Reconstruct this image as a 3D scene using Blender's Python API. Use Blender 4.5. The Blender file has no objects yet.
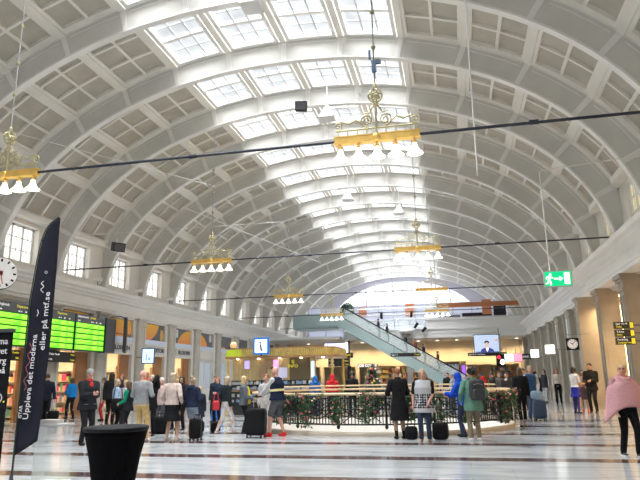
import bpy, math, random
import numpy as np
from mathutils import Vector, Matrix
random.seed(7)
rng = random.Random(11)
SC = bpy.context.scene
COL = SC.collection
PI = math.pi
R_ = math.radians

# ------------------------------------------------------------------ materials
MATS = {}
def mat(name, rgb, rough=.6, metal=0., emit=None, es=0., noise=None, bump=None, alpha=None, spec=None, coat=0.):
    if name in MATS: return MATS[name]
    m = bpy.data.materials.new(name); m.use_nodes = True
    nt = m.node_tree; b = nt.nodes['Principled BSDF']
    b.inputs['Base Color'].default_value = (*rgb, 1)
    b.inputs['Roughness'].default_value = rough
    b.inputs['Metallic'].default_value = metal
    if spec is not None: b.inputs['Specular IOR Level'].default_value = spec
    if coat: b.inputs['Coat Weight'].default_value = coat
    if emit:
        b.inputs['Emission Color'].default_value = (*emit, 1)
        b.inputs['Emission Strength'].default_value = es
    if alpha is not None: b.inputs['Alpha'].default_value = alpha
    if noise:
        sc, amt = noise
        geo = nt.nodes.new('ShaderNodeTexCoord')
        n = nt.nodes.new('ShaderNodeTexNoise'); n.inputs['Scale'].default_value = sc; n.inputs['Detail'].default_value = 5
        nt.links.new(geo.outputs['Object'], n.inputs['Vector'])
        r = nt.nodes.new('ShaderNodeMapRange')
        r.inputs['From Min'].default_value = .25; r.inputs['From Max'].default_value = .75
        r.inputs['To Min'].default_value = 1 - amt; r.inputs['To Max'].default_value = 1 + amt
        nt.links.new(n.outputs['Fac'], r.inputs['Value'])
        mx = nt.nodes.new('ShaderNodeVectorMath'); mx.operation = 'SCALE'
        mx.inputs[0].default_value = rgb
        nt.links.new(r.outputs['Result'], mx.inputs['Scale'])
        nt.links.new(mx.outputs[0], b.inputs['Base Color'])
        if bump:
            bp = nt.nodes.new('ShaderNodeBump'); bp.inputs['Strength'].default_value = bump; bp.inputs['Distance'].default_value = .02
            nt.links.new(n.outputs['Fac'], bp.inputs['Height']); nt.links.new(bp.outputs[0], b.inputs['Normal'])
    MATS[name] = m
    return m

def cloth(name, rgb):
    return mat('cloth_' + name, rgb, .9, noise=(14, .18), bump=.25, spec=.12)

# ------------------------------------------------------------------ mesh builder
class MB:
    def __init__(s): s.v = []; s.f = []; s.m = []
    def add(s, vs, fs, mi=0, M=None):
        o = len(s.v)
        if M is not None: vs = [tuple(M @ Vector(v)) for v in vs]
        s.v.extend([tuple(v) for v in vs]); s.f.extend([tuple(i + o for i in f) for f in fs]); s.m.extend([mi] * len(fs))
        return s
    def bx(s, x0, x1, y0, y1, z0, z1, mi=0, M=None):
        vs = [(x0,y0,z0),(x1,y0,z0),(x1,y1,z0),(x0,y1,z0),(x0,y0,z1),(x1,y0,z1),(x1,y1,z1),(x0,y1,z1)]
        return s.add(vs, HEX, mi, M)
    def hexa(s, vs, mi=0): return s.add(vs, HEX, mi)
    def box(s, c, d, mi=0, M=None):
        return s.bx(c[0]-d[0]/2,c[0]+d[0]/2,c[1]-d[1]/2,c[1]+d[1]/2,c[2]-d[2]/2,c[2]+d[2]/2,mi,M)
    def tube(s, pts, r, seg=8, mi=0, M=None, closed=False):
        pts = [Vector(p) for p in pts]; n = len(pts)
        rs = r if isinstance(r, (list, tuple)) else [r] * n
        vs = []; fs = []; up = None
        for i, p in enumerate(pts):
            if closed: d = pts[(i+1) % n] - pts[i-1]
            else: d = pts[min(i+1, n-1)] - pts[max(i-1, 0)]
            d.normalize()
            if up is None: up = Vector((0,0,1)) if abs(d.z) < .9 else Vector((1,0,0))
            a = d.cross(up)
            if a.length < 1e-5: up = Vector((1,0,0)) if abs(d.x) < .9 else Vector((0,1,0)); a = d.cross(up)
            a.normalize(); b = a.cross(d); b.normalize(); up = b
            for k in range(seg):
                t = 2*PI*k/seg
                vs.append(p + (a*math.cos(t) + b*math.sin(t)) * rs[i])
        m = n if closed else n - 1
        for i in range(m):
            for k in range(seg):
                k2 = (k+1) % seg; j = (i+1) % n
                fs.append((i*seg+k, i*seg+k2, j*seg+k2, j*seg+k))
        if not closed:
            fs.append(tuple(range(seg-1, -1, -1))); fs.append(tuple((n-1)*seg + k for k in range(seg)))
        return s.add(vs, fs, mi, M)
    def lathe(s, prof, c=(0,0,0), seg=20, mi=0, M=None, cap=True):
        vs = []; fs = []; n = len(prof)
        for r, z in prof:
            for k in range(seg):
                t = 2*PI*k/seg; vs.append((c[0]+r*math.cos(t), c[1]+r*math.sin(t), c[2]+z))
        for i in range(n-1):
            for k in range(seg):
                k2 = (k+1) % seg; fs.append((i*seg+k, i*seg+k2, (i+1)*seg+k2, (i+1)*seg+k))
        if cap:
            fs.append(tuple(range(seg-1, -1, -1))); fs.append(tuple((n-1)*seg+k for k in range(seg)))
        return s.add(vs, fs, mi, M)
    def rc(s, a, b, ra, rb, seg=12, mi=0, M=None):
        """capsule with two radii"""
        a = Vector(a); b = Vector(b); d = b - a
        if d.length < 1e-6: d = Vector((0,0,1e-4))
        d.normalize()
        u = d.cross(Vector((0,0,1)) if abs(d.z) < .9 else Vector((1,0,0))); u.normalize(); w = d.cross(u)
        rows = []
        for ph in (-PI/2*.92, -PI/3, -PI/6, 0): rows.append((a + d*ra*math.sin(ph), ra*math.cos(ph)))
        for ph in (0, PI/6, PI/3, PI/2*.92): rows.append((b + d*rb*math.sin(ph), rb*math.cos(ph)))
        vs = []; fs = []
        for p, r in rows:
            for k in range(seg):
                t = 2*PI*k/seg; vs.append(p + (u*math.cos(t) + w*math.sin(t))*r)
        n = len(rows)
        for i in range(n-1):
            for k in range(seg):
                k2 = (k+1) % seg; fs.append((i*seg+k, i*seg+k2, (i+1)*seg+k2, (i+1)*seg+k))
        fs.append(tuple(range(seg-1,-1,-1))); fs.append(tuple((n-1)*seg+k for k in range(seg)))
        return s.add(vs, fs, mi, M)
    def loft(s, rings, seg=20, mi=0, M=None, e=1.0):
        """rings: (x,y,z,rx,ry)"""
        vs = []; fs = []; n = len(rings)
        for (x,y,z,rx,ry) in rings:
            for k in range(seg):
                t = 2*PI*k/seg; c = math.cos(t); q = math.sin(t)
                vs.append((x + rx*math.copysign(abs(c)**e, c), y + ry*math.copysign(abs(q)**e, q), z))
        for i in range(n-1):
            for k in range(seg):
                k2 = (k+1) % seg; fs.append((i*seg+k, i*seg+k2, (i+1)*seg+k2, (i+1)*seg+k))
        fs.append(tuple(range(seg-1,-1,-1))); fs.append(tuple((n-1)*seg+k for k in range(seg)))
        return s.add(vs, fs, mi, M)
    def ell(s, c, r, mi=0, M=None, e1=1., e2=1., nu=20, nv=12):
        vs = []; fs = []
        def pw(a, e): return math.copysign(abs(a)**e, a)
        for j in range(1, nv):
            ph = -PI/2 + PI*j/nv
            for k in range(nu):
                t = 2*PI*k/nu
                vs.append((c[0]+r[0]*pw(math.cos(ph),e1)*pw(math.cos(t),e2), c[1]+r[1]*pw(math.cos(ph),e1)*pw(math.sin(t),e2), c[2]+r[2]*pw(math.sin(ph),e1)))
        vs.append((c[0],c[1],c[2]-r[2])); vs.append((c[0],c[1],c[2]+r[2]))
        for j in range(nv-2):
            for k in range(nu):
                k2 = (k+1) % nu; fs.append((j*nu+k, j*nu+k2, (j+1)*nu+k2, (j+1)*nu+k))
        b = (nv-1)*nu; t_ = b+1
        for k in range(nu):
            k2 = (k+1) % nu; fs.append((b, k2, k)); fs.append((t_, (nv-2)*nu+k, (nv-2)*nu+k2))
        return s.add(vs, fs, mi, M)
    def prism(s, poly, fn, d0, d1, mi=0):
        """extrude a 2-D polygon; fn(u,v,d) -> xyz"""
        n = len(poly)
        vs = [fn(u,v,d0) for u,v in poly] + [fn(u,v,d1) for u,v in poly]
        fs = [tuple(range(n)), tuple(range(2*n-1, n-1, -1))] + [(i, (i+1) % n + 0, (i+1) % n + n, i + n) for i in range(n)]
        return s.add(vs, fs, mi)
    def mesh(s, name, mats):
        me = bpy.data.meshes.new(name); me.from_pydata(s.v, [], s.f)
        for m in (mats if isinstance(mats, (list, tuple)) else [mats]): me.materials.append(m)
        if any(s.m): me.polygons.foreach_set('material_index', s.m)
        import bmesh
        bm = bmesh.new(); bm.from_mesh(me); bmesh.ops.recalc_face_normals(bm, faces=bm.faces); bm.to_mesh(me); bm.free()
        return me
    def build(s, name, mats, parent=None, smooth=False, loc=None):
        me = s.mesh(name, mats)
        if smooth: me.polygons.foreach_set('use_smooth', [True]*len(me.polygons))
        o = bpy.data.objects.new(name, me); COL.objects.link(o)
        if parent: o.parent = parent
        if loc is not None: o.location = loc
        return o
HEX = [(0,3,2,1),(4,5,6,7),(0,1,5,4),(1,2,6,5),(2,3,7,6),(3,0,4,7)]

def tag(o, label=None, cat=None, group=None, kind=None):
    if label: o['label'] = label
    if cat: o['category'] = cat
    if group: o['group'] = group
    if kind: o['kind'] = kind
    return o
def empty(name, loc=(0,0,0), rz=0, label=None, cat=None, group=None):
    o = bpy.data.objects.new(name, None); COL.objects.link(o); o.empty_display_size = .2
    o.location = loc; o.rotation_euler = (0,0,rz)
    return tag(o, label, cat, group)
def kids(o): return [c for c in ALLKIDS.get(o.name, [])]
def copy_tree(o, parent=None):
    c = o.copy(); COL.objects.link(c)
    if parent: c.parent = parent
    for ch in list(o.children): copy_tree(ch, c)
    return c
def struct(o): o['kind'] = 'structure'; return o
TEXTS = []
def text(name, body, size, m, M, parent=None, align='CENTER', sx=1., bold=0.):
    cu = bpy.data.curves.new(name, 'FONT'); cu.body = body; cu.size = size; cu.extrude = .004; cu.align_x = align; cu.align_y = 'CENTER'
    cu.materials.append(m); cu.resolution_u = 2; cu.offset = bold
    o = bpy.data.objects.new(name, cu); COL.objects.link(o)
    if parent: o.parent = parent
    o.matrix_local = M @ Matrix.Diagonal((sx,1,1,1)); TEXTS.append(o)
    return o
def frameM(o, x, y):
    """matrix with local x along x, local y along y at origin o"""
    x = Vector(x).normalized(); y = Vector(y).normalized(); z = x.cross(y)
    M = Matrix((x, y, z)).transposed().to_4x4(); M.translation = Vector(o); return M

# ------------------------------------------------------------------ palette
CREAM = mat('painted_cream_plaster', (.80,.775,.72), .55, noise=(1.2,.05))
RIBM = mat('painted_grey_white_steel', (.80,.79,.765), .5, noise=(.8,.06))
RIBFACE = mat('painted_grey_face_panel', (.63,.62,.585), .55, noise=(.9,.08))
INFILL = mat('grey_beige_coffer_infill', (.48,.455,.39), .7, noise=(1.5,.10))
WALLM = mat('pale_stucco', (.85,.835,.80), .6, noise=(.7,.05))
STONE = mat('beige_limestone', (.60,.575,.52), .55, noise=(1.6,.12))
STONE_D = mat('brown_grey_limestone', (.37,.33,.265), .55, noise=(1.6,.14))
WHITE = mat('white_paint', (.78,.78,.77), .4)
BLACK = mat('black_plastic', (.010,.010,.011), .5, spec=.25)
BLACKM = mat('black_wrought_iron', (.010,.011,.010), .5, spec=.3)
DGREY = mat('dark_grey_metal', (.09,.095,.105), .4, .3)
GREY = mat('grey_metal', (.32,.33,.34), .4, .5)
STEEL = mat('brushed_steel', (.55,.56,.58), .3, .9)
GOLD = mat('gilded_brass', (.82,.54,.15), .35, .45, noise=(6,.12))
BRASS = mat('pale_aged_brass', (.52,.47,.28), .4, .5, noise=(6,.12))
WOOD = mat('golden_brown_wood', (.42,.25,.11), .45, noise=(5,.2))
RAILW = mat('pale_oak_handrail', (.62,.46,.27), .35, noise=(7,.12))
SHADE = mat('opal_glass_lamp', (.9,.88,.82), .3, emit=(1,.90,.74), es=4.0)
LIT = mat('white_light_panel', (.9,.9,.9), .4, emit=(1,.98,.95), es=2.5)
WARM = mat('warm_light_panel', (.9,.8,.6), .4, emit=(1,.72,.40), es=13)
# ------------------------------------------------------------------ glass with daylight behind it
def daylight(name, col, es, scale=.5, amt=.35):
    m = mat(name, (.85,.88,.9), .15, emit=col, es=es)
    nt = m.node_tree; b = nt.nodes['Principled BSDF']
    tc = nt.nodes.new('ShaderNodeTexCoord'); n = nt.nodes.new('ShaderNodeTexNoise'); n.inputs['Scale'].default_value = scale; n.inputs['Detail'].default_value = 3
    nt.links.new(tc.outputs['Object'], n.inputs['Vector'])
    r = nt.nodes.new('ShaderNodeMapRange'); r.inputs['From Min'].default_value = .3; r.inputs['From Max'].default_value = .7
    r.inputs['To Min'].default_value = es*(1-amt); r.inputs['To Max'].default_value = es*(1+amt)
    nt.links.new(n.outputs['Fac'], r.inputs['Value']); nt.links.new(r.outputs['Result'], b.inputs['Emission Strength'])
    return m
SKYG = daylight('skylight_daylit_glass', (.95,.98,1.), 1.0, .6, .45)
SKYG.node_tree.nodes['Principled BSDF'].inputs['Alpha'].default_value = .45
WING = daylight('window_daylit_glass', (1.,.98,.93), 1.5, .5, .15)
ENDG = daylight('end_window_daylit_glass', (.94,.96,1.), 1.25, .15, .25)
BLINDG = mat('cream_window_blind', (.62,.56,.38), .6, emit=(.72,.62,.36), es=.75)

# ------------------------------------------------------------------ hall geometry
BAY = 3.923; Y0 = 19.82; NB0, NB1 = -6, 13
def ribY(n): return Y0 + BAY*n
RW = .20
A_, B_, ZB, NN = 12.006, 8.05, 5.26, 2.1
_t = np.linspace(0, PI/2, 4001)
_x = A_*np.sin(_t)**(2/NN); _z = ZB + B_*np.cos(_t)**(2/NN)
_s = np.concatenate([[0], np.cumsum(np.hypot(np.diff(_x), np.diff(_z)))])
def intr(s):
    sg = -1 if s < 0 else 1; a = abs(s)
    x = float(np.interp(a, _s, _x)); z = float(np.interp(a, _s, _z))
    h = .08
    x1, x0 = float(np.interp(a+h, _s, _x)), float(np.interp(max(a-h,0), _s, _x))
    z1, z0 = float(np.interp(a+h, _s, _z)), float(np.interp(max(a-h,0), _s, _z))
    tx, tz = x1-x0, z1-z0; l = math.hypot(tx, tz)
    if a < .1: return sg*x, z, 0., 1.
    return sg*x, z, -sg*tz/l, tx/l
def vp_(s, d):
    x, z, nx, nz = intr(s); return x + nx*d, z + nz*d
SMAX = float(_s[-1])
DS = 2.17
def sbox(mb, s0, s1, y0, y1, d0, d1, mi=0, sub=2):
    for i in range(sub):
        a = s0 + (s1-s0)*i/sub; b = s0 + (s1-s0)*(i+1)/sub
        p = [vp_(a,d0), vp_(b,d0), vp_(a,d1), vp_(b,d1)]
        vs = [(p[0][0],y0,p[0][1]),(p[1][0],y0,p[1][1]),(p[1][0],y1,p[1][1]),(p[0][0],y1,p[0][1]),
              (p[2][0],y0,p[2][1]),(p[3][0],y0,p[3][1]),(p[3][0],y1,p[3][1]),(p[2][0],y1,p[2][1])]
        mb.add(vs, HEX, mi)

DD = .14
def sboxD(mb, s0, s1, y0, y1, d0, d1, mi=0, sub=2): sbox(mb, s0, s1, y0, y1, d0+DD, d1+DD, mi, sub)
# vault: coffers, purlins
cm = MB()
for n in range(NB0, NB1):
    ya, yb = ribY(n) + RW, ribY(n+1)
    for k in range(-6, 7):                       # purlins
        w_ = .11
        sboxD(cm, k*DS-w_, k*DS+w_, ya-.1, yb+.1, .69, .84, 0, 1)
    for k in list(range(-6, -2)) + list(range(2, 6)):
        s0, s1 = k*DS+.11, (k+1)*DS-.11
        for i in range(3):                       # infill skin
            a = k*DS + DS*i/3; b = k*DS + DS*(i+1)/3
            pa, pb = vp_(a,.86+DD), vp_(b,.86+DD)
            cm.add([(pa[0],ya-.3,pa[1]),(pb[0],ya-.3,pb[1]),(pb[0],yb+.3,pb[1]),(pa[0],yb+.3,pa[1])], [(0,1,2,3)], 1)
        sboxD(cm, s0, s0+.12, ya, yb, .74, .87); sboxD(cm, s1-.12, s1, ya, yb, .74, .87)
        sboxD(cm, s0+.12, s1-.12, ya, ya+.26, .74, .87); sboxD(cm, s0+.12, s1-.12, yb-.26, yb, .74, .87)
        mid = (s0+s1)/2
        sboxD(cm, mid-.05, mid+.05, ya+.26, yb-.26, .75, .87, 0, 1)
        for j in (1,2):
            y = ya+.26 + (yb-ya-.52)*j/3
            sboxD(cm, s0+.12, s1-.12, y-.05, y+.05, .76, .87)
for n in range(NB0, NB1):                       # plain strip between the last purlin and the upper wall
    for sg in (-1,1):
        p = vp_(sg*6*DS, .70); q = vp_(sg*6*DS, .98)
        y0_, y1_ = ribY(n)-.05, ribY(n+1)+.25; zt = 8.42
        pts = [(p[0],p[1]),(sg*12.45,zt),(sg*12.45,zt+.5),(q[0],q[1]+.2)]
        cm.hexa([(pts[0][0],y0_,pts[0][1]),(pts[1][0],y0_,pts[1][1]),(pts[1][0],y1_,pts[1][1]),(pts[0][0],y1_,pts[0][1]),(pts[3][0],y0_,pts[3][1]),(pts[2][0],y0_,pts[2][1]),(pts[2][0],y1_,pts[2][1]),(pts[3][0],y1_,pts[3][1])], 0)
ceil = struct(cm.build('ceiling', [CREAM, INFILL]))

# skylights: four glazed panels in every bay
wn = 0
for n in range(NB0, NB1):
    ya, yb = ribY(n) + RW, ribY(n+1)
    for k in range(-2, 2):
        wn += 1
        s0, s1 = k*DS+.15, (k+1)*DS-.15
        f = MB()
        sboxD(f, s0, s0+.13, ya, yb, .70, .95); sboxD(f, s1-.13, s1, ya, yb, .70, .95)
        sboxD(f, s0+.13, s1-.13, ya, ya+.20, .70, .95); sboxD(f, s0+.13, s1-.13, yb-.16, yb, .70, .95)
        a, b = s0+.13, s1-.13
        for j in (1,2):
            c = a + (b-a)*j/3; sboxD(f, c-.026, c+.026, ya+.2, yb-.16, .83, .90, 1, 1)
        y = ya+(yb-ya)*.60; sboxD(f, a, b, y-.07, y+.07, .80, .93)
        for q_ in (.20,.40,.79): y = ya+(yb-ya)*q_; sboxD(f, a, b, y-.022, y+.022, .85, .90, 1)
        pass
        fo = struct(f.build('window_%d' % wn, [RIBM, mat('grey_glazing_bar',(.56,.57,.58),.5)]))
        g = MB(); p0, p1, pm = vp_(a-.05,.90+DD), vp_(b+.05,.90+DD), vp_((a+b)/2,.90+DD)
        g.add([(p0[0],ya+.15,p0[1]),(pm[0],ya+.15,pm[1]),(p1[0],ya+.15,p1[1]),(p1[0],yb-.12,p1[1]),(pm[0],yb-.12,pm[1]),(p0[0],yb-.12,p0[1])], [(0,1,4,5),(1,2,3,4)])
        g.build('pane', SKYG, fo)

# ribs
SR = SMAX - .55
tn = 0
for n in range(NB0, NB1+1):
    y = ribY(n); tn += 1
    m = MB(); N = 56
    ss = [-SR + 2*SR*i/N for i in range(N+1)]
    def sweep(d0, d1, ya, yb, mi):
        vs = []; fs = []
        for s in ss:
            p, q = vp_(s,d0), vp_(s,d1)
            vs += [(p[0],ya,p[1]),(p[0],yb,p[1]),(q[0],yb,q[1]),(q[0],ya,q[1])]
        for i in range(N):
            for a in range(4):
                b = (a+1) % 4; fs.append((4*i+a, 4*i+b, 4*i+4+b, 4*i+4+a))
        fs += [(0,1,2,3), (4*N,4*N+1,4*N+2,4*N+3)]
        m.add(vs, fs, mi)
    sweep(.06, 1.12, y+.04, y+RW-.04, 1)
    sweep(0, .07, y-.02, y+RW+.02, 0)
    sweep(.86, .94, y+.01, y+RW-.01, 0)
    for k in range(-6, 7):
        sbox(m, k*DS-.09, k*DS+.09, y+.015, y+RW-.015, .05, .87, 0, 1)
    # thin raised panel mouldings on the face
    for k in range(-6, 6):
        a, b = k*DS+.22, (k+1)*DS-.22
        sbox(m, a, b, y+.03, y+.05, .72, .75, 0, 3)
    struct(m.build('trim_%d' % tn, [RIBM, RIBFACE]))

# ------------------------------------------------------------------ upper walls with windows
ZW0, ZW1 = 6.62, 8.26
def upper_wall(sg, name):
    global wn
    m = MB(); xf = 12.22; xb = 12.75
    def B(x0,x1,y0,y1,z0,z1,mi=0):
        m.bx(min(sg*x0,sg*x1), max(sg*x0,sg*x1), y0, y1, z0, z1, mi)
    for n in range(NB0, NB1):
        ya, yb = ribY(n), ribY(n+1); c = (ya+RW+yb)/2 - .22; w = 1.0
        B(xf,xb,ya,c-w,5.0,9.3); B(xf,xb,c+w,yb,5.0,9.3); B(xf,xb,c-w,c+w,5.0,ZW0); B(xf,xb,c-w,c+w,ZW1,9.3)
        B(xf-.42,xf,c-w-.55,c+w+.55,ZW1+.18,ZW1+.42)      # hood below the first coffer
        B(xf-.03,xf-.005,c-w-.14,c-w-.03,ZW0,ZW1+.03); B(xf-.03,xf-.005,c+w+.03,c+w+.14,ZW0,ZW1+.03); B(xf-.03,xf-.005,c-w-.14,c+w+.14,ZW1+.03,ZW1+.13)
        wn += 1
        f = MB()
        rx = 0 if sg < 0 else -.26
        def F(y0,y1,z0,z1,x0=12.50,x1=12.62):
            x0 += rx; x1 += rx; f.bx(min(sg*x0,sg*x1),max(sg*x0,sg*x1),y0,y1,z0,z1)
        F(c-w,c-w+.09,ZW0,ZW1); F(c+w-.09,c+w,ZW0,ZW1); F(c-w,c+w,ZW0,ZW0+.09); F(c-w,c+w,ZW1-.09,ZW1)
        for j in (1,2):
            yy = c-w + 2*w*j/3; F(yy-.05,yy+.05,ZW0,ZW1)
            zz = ZW0 + (ZW1-ZW0)*j/3; F(c-w,c+w,zz-.025,zz+.025,12.52,12.60)
        for j in (1,3,5):
            yy = c-w + 2*w*j/6; F(yy-.018,yy+.018,ZW0,ZW1,12.53,12.59)
        fo = struct(f.build('window_%d' % wn, WHITE))
        g = MB(); g.bx(min(sg*(12.56+rx),sg*(12.58+rx)),max(sg*(12.56+rx),sg*(12.58+rx)),c-w,c+w,ZW0,ZW1)
        g.build('pane', WING if sg < 0 else BLINDG, fo)
    struct(m.build(name, CREAM))
upper_wall(-1, 'wall_left_upper'); upper_wall(1, 'wall_right_upper')

# entablature
def entab(sg, y0, y1, dx, name):
    prof = [(12.6,6.26),(11.58,6.26),(11.52,6.17),(11.56,6.04),(11.70,5.97),(11.74,5.88),(11.86,5.82),(11.90,5.74),(12.04,5.70),
            (12.04,5.36),(11.96,5.33),(11.94,5.22),(11.98,5.20),(11.98,5.06),(12.6,5.04)]
    m = MB(); n = len(prof)
    vs = [(sg*(p[0]-dx*(1 if p[0] < 12.5 else 0)), y, p[1]) for y in (y0,y1) for p in prof]
    fs = [(i,(i+1)%n,(i+1)%n+n,i+n) for i in range(n)] + [tuple(range(n)), tuple(range(2*n-1,n-1,-1))]
    m.add(vs, fs); return struct(m.build(name, WALLM))
YE = ribY(NB1)
entab(-1, -4, YE, 0, 'trim_101'); entab(1, 29.3, YE, 0, 'trim_102'); entab(1, -4, 29.3, .28, 'trim_103')

# ------------------------------------------------------------------ floor (marble with dark bands and the round well)
RCX, RCY, RR = 3.15, 20.65, 4.22
fm = mat('banded_marble', (.6,.6,.6), .13)
nt = fm.node_tree; b = nt.nodes['Principled BSDF']
geo = nt.nodes.new('ShaderNodeNewGeometry'); sep = nt.nodes.new('ShaderNodeSeparateXYZ'); nt.links.new(geo.outputs['Position'], sep.inputs[0])
def math_(op, a, b_=None):
    q = nt.nodes.new('ShaderNodeMath'); q.operation = op
    for i, v in enumerate((a, b_)):
        if v is None: continue
        if isinstance(v, (int, float)): q.inputs[i].default_value = v
        else: nt.links.new(v, q.inputs[i])
    return q.outputs[0]
SP, SW = 2.60, .48
u = math_('FRACT', math_('DIVIDE', math_('SUBTRACT', sep.outputs['Y'], 9.50 - 26 - SW/2), SP))
band = math_('LESS_THAN', u, SW/SP)
n1 = nt.nodes.new('ShaderNodeTexNoise'); n1.inputs['Scale'].default_value = .9; n1.inputs['Detail'].default_value = 8; n1.inputs['Distortion'].default_value = 1.2
mp = nt.nodes.new('ShaderNodeMapping'); mp.inputs['Scale'].default_value = (.6,2.2,1)
nt.links.new(geo.outputs['Position'], mp.inputs[0]); nt.links.new(mp.outputs[0], n1.inputs['Vector'])
cr = nt.nodes.new('ShaderNodeValToRGB'); cr.color_ramp.elements[0].position = .3; cr.color_ramp.elements[0].color = (.36,.385,.405,1)
cr.color_ramp.elements[1].position = .72; cr.color_ramp.elements[1].color = (.62,.65,.67,1)
nt.links.new(n1.outputs['Fac'], cr.inputs[0])
br = nt.nodes.new('ShaderNodeTexBrick'); br.inputs['Scale'].default_value = 1; br.inputs['Brick Width'].default_value = 1.3; br.inputs['Row Height'].default_value = 1.1
br.inputs['Mortar Size'].default_value = .008; br.inputs['Color1'].default_value = (1,1,1,1); br.inputs['Color2'].default_value = (.93,.93,.93,1); br.inputs['Mortar'].default_value = (.8,.8,.8,1)
nt.links.new(geo.outputs['Position'], br.inputs['Vector'])
m1 = nt.nodes.new('ShaderNodeMixRGB'); m1.blend_type = 'MULTIPLY'; m1.inputs[0].default_value = 1
nt.links.new(cr.outputs[0], m1.inputs[1]); nt.links.new(br.outputs['Color'], m1.inputs[2])
cr2 = nt.nodes.new('ShaderNodeValToRGB'); cr2.color_ramp.elements[0].color = (.07,.04,.042,1); cr2.color_ramp.elements[1].color = (.13,.08,.08,1)
nt.links.new(n1.outputs['Fac'], cr2.inputs[0])
m2 = nt.nodes.new('ShaderNodeMixRGB'); nt.links.new(band, m2.inputs[0]); nt.links.new(m1.outputs[0], m2.inputs[1]); nt.links.new(cr2.outputs[0], m2.inputs[2])
nt.links.new(m2.outputs[0], b.inputs['Base Color'])
m = MB(); NS = 64; RW_ = RR - .12
ring = []; sq = []
for k in range(NS):
    t = 2*PI*k/NS; c, s = math.cos(t), math.sin(t); h = 5.0/max(abs(c),abs(s))
    ring.append((RCX+RW_*c, RCY+RW_*s, 0)); sq.append((RCX+h*c, RCY+h*s, 0))
m.add(ring+sq, [(k,(k+1)%NS,(k+1)%NS+NS,k+NS) for k in range(NS)])
X0,X1,Yb,Ya = -17.6,17.6,YE+.6,-4.2
x0,x1,y0,y1 = RCX-5,RCX+5,RCY-5,RCY+5
m.add([(X0,Ya,0),(X1,Ya,0),(X1,y0,0),(X0,y0,0)],[(0,1,2,3)]); m.add([(X0,y1,0),(X1,y1,0),(X1,Yb,0),(X0,Yb,0)],[(0,1,2,3)])
m.add([(X0,y0,0),(x0,y0,0),(x0,y1,0),(X0,y1,0)],[(0,1,2,3)]); m.add([(x1,y0,0),(X1,y0,0),(X1,y1,0),(x1,y1,0)],[(0,1,2,3)])
struct(m.build('floor', fm))
m = MB(); m.lathe([(RW_,0),(RW_,-3.6),(.01,-3.6)], (RCX,RCY,-.002), 64, cap=False)
struct(m.build('wall_well', WALLM))

# back and end walls
m = MB(); m.bx(-17.6,17.6,-4.4,-4.2,0,15); struct(m.build('wall_back', WALLM))
# ------------------------------------------------------------------ lower left wall: columns, shop bays
def colY(n): return ribY(n) + RW/2
def column(sg, y, xf, xb, w, ztop, m1):
    m = MB()
    def B(x0,x1,a,b_,z0,z1): m.bx(min(sg*x0,sg*x1),max(sg*x0,sg*x1),a,b_,z0,z1)
    B(xf,xb,y-w/2,y+w/2,.35,ztop-.45)
    B(xf-.06,xb,y-w/2-.06,y+w/2+.06,0,.35); B(xf-.03,xb,y-w/2-.03,y+w/2+.03,.35,.45)
    B(xf-.05,xb,y-w/2-.05,y+w/2+.05,ztop-.45,ztop-.36); B(xf+.0,xb,y-w/2,y+w/2,ztop-.36,ztop-.16)
    B(xf-.05,xb,y-w/2-.05,y+w/2+.05,ztop-.16,ztop-.10); B(xf-.10,xb,y-w/2-.10,y+w/2+.10,ztop-.10,ztop)
    # sunk panel edges
    for yy in (y-w/2+.08, y+w/2-.08): B(xf-.018,xf+.02,yy-.025,yy+.025,.6,ztop-.6)
    return struct(m.build('column', m1))
NL0, NL1 = -3, 12
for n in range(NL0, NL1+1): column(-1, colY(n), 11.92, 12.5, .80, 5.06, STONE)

POSTBG = mat('poster_slate_grey', (.16,.16,.18), .5)
TRANS = mat('pale_blue_transom_panel', (.62,.70,.84), .35, emit=(.6,.7,.9), es=.12)
ORANGE = mat('poster_orange_gradient', (.9,.45,.05), .5)
nt = ORANGE.node_tree; b = nt.nodes['Principled BSDF']
tc = nt.nodes.new('ShaderNodeNewGeometry'); sp = nt.nodes.new('ShaderNodeSeparateXYZ'); nt.links.new(tc.outputs['Position'], sp.inputs[0])
mr = nt.nodes.new('ShaderNodeMapRange'); mr.inputs['From Min'].default_value = 3.9; mr.inputs['From Max'].default_value = 4.95; nt.links.new(sp.outputs['Z'], mr.inputs['Value'])
cr = nt.nodes.new('ShaderNodeValToRGB'); cr.color_ramp.elements[0].color = (1.0,.36,.12,1); cr.color_ramp.elements[1].color = (1.0,.56,.05,1)
nt.links.new(mr.outputs[0], cr.inputs[0]); nt.links.new(cr.outputs[0], b.inputs['Base Color'])
DOORW = mat('orange_brown_door_wood', (.40,.19,.075), .4, noise=(2,.12))
SHOPW = mat('warm_shop_wall', (.72,.56,.36), .6)
SIGNW = mat('white_sign_board', (.72,.71,.69), .4)
LETTER = mat('dark_grey_lettering', (.04,.04,.045), .5)
DARKGLASS = mat('dark_glass', (.03,.03,.04), .1)

m = MB()
m.bx(-12.75,-12.10,-4.2,YE,4.93,5.2)
for n in range(NL0, NL1):
    a, c = colY(n)+.43, colY(n+1)-.43
    m.bx(-12.40,-12.05,a,a+.30,0,4.95); m.bx(-12.40,-12.05,c-.30,c,0,4.95)      # white jambs
    m.bx(-12.35,-12.02,a+.30,c-.30,3.60,3.68); m.bx(-12.35,-12.02,a+.30,c-.30,3.02,3.12)
    m.bx(-12.35,-12.22,a+.3,c-.3,3.0,4.95)
    m.bx(-17.4,-12.75,colY(n+1)-.12,colY(n+1)+.12,0,3.4)                       # party wall between shops
m.bx(-12.7,-11.9,-4.2,colY(NL0)-.4,0,5.06)
m.bx(-12.7,-12.00,colY(NL1),YE,0,5.06)
struct(m.build('wall_left', WALLM))
m = MB(); m.bx(-17.6,-17.4,-4.2,YE,0,3.5); m.bx(-17.5,-12.40,-4.2,YE,3.35,3.5); struct(m.build('wall_shop_back', SHOPW))

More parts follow.
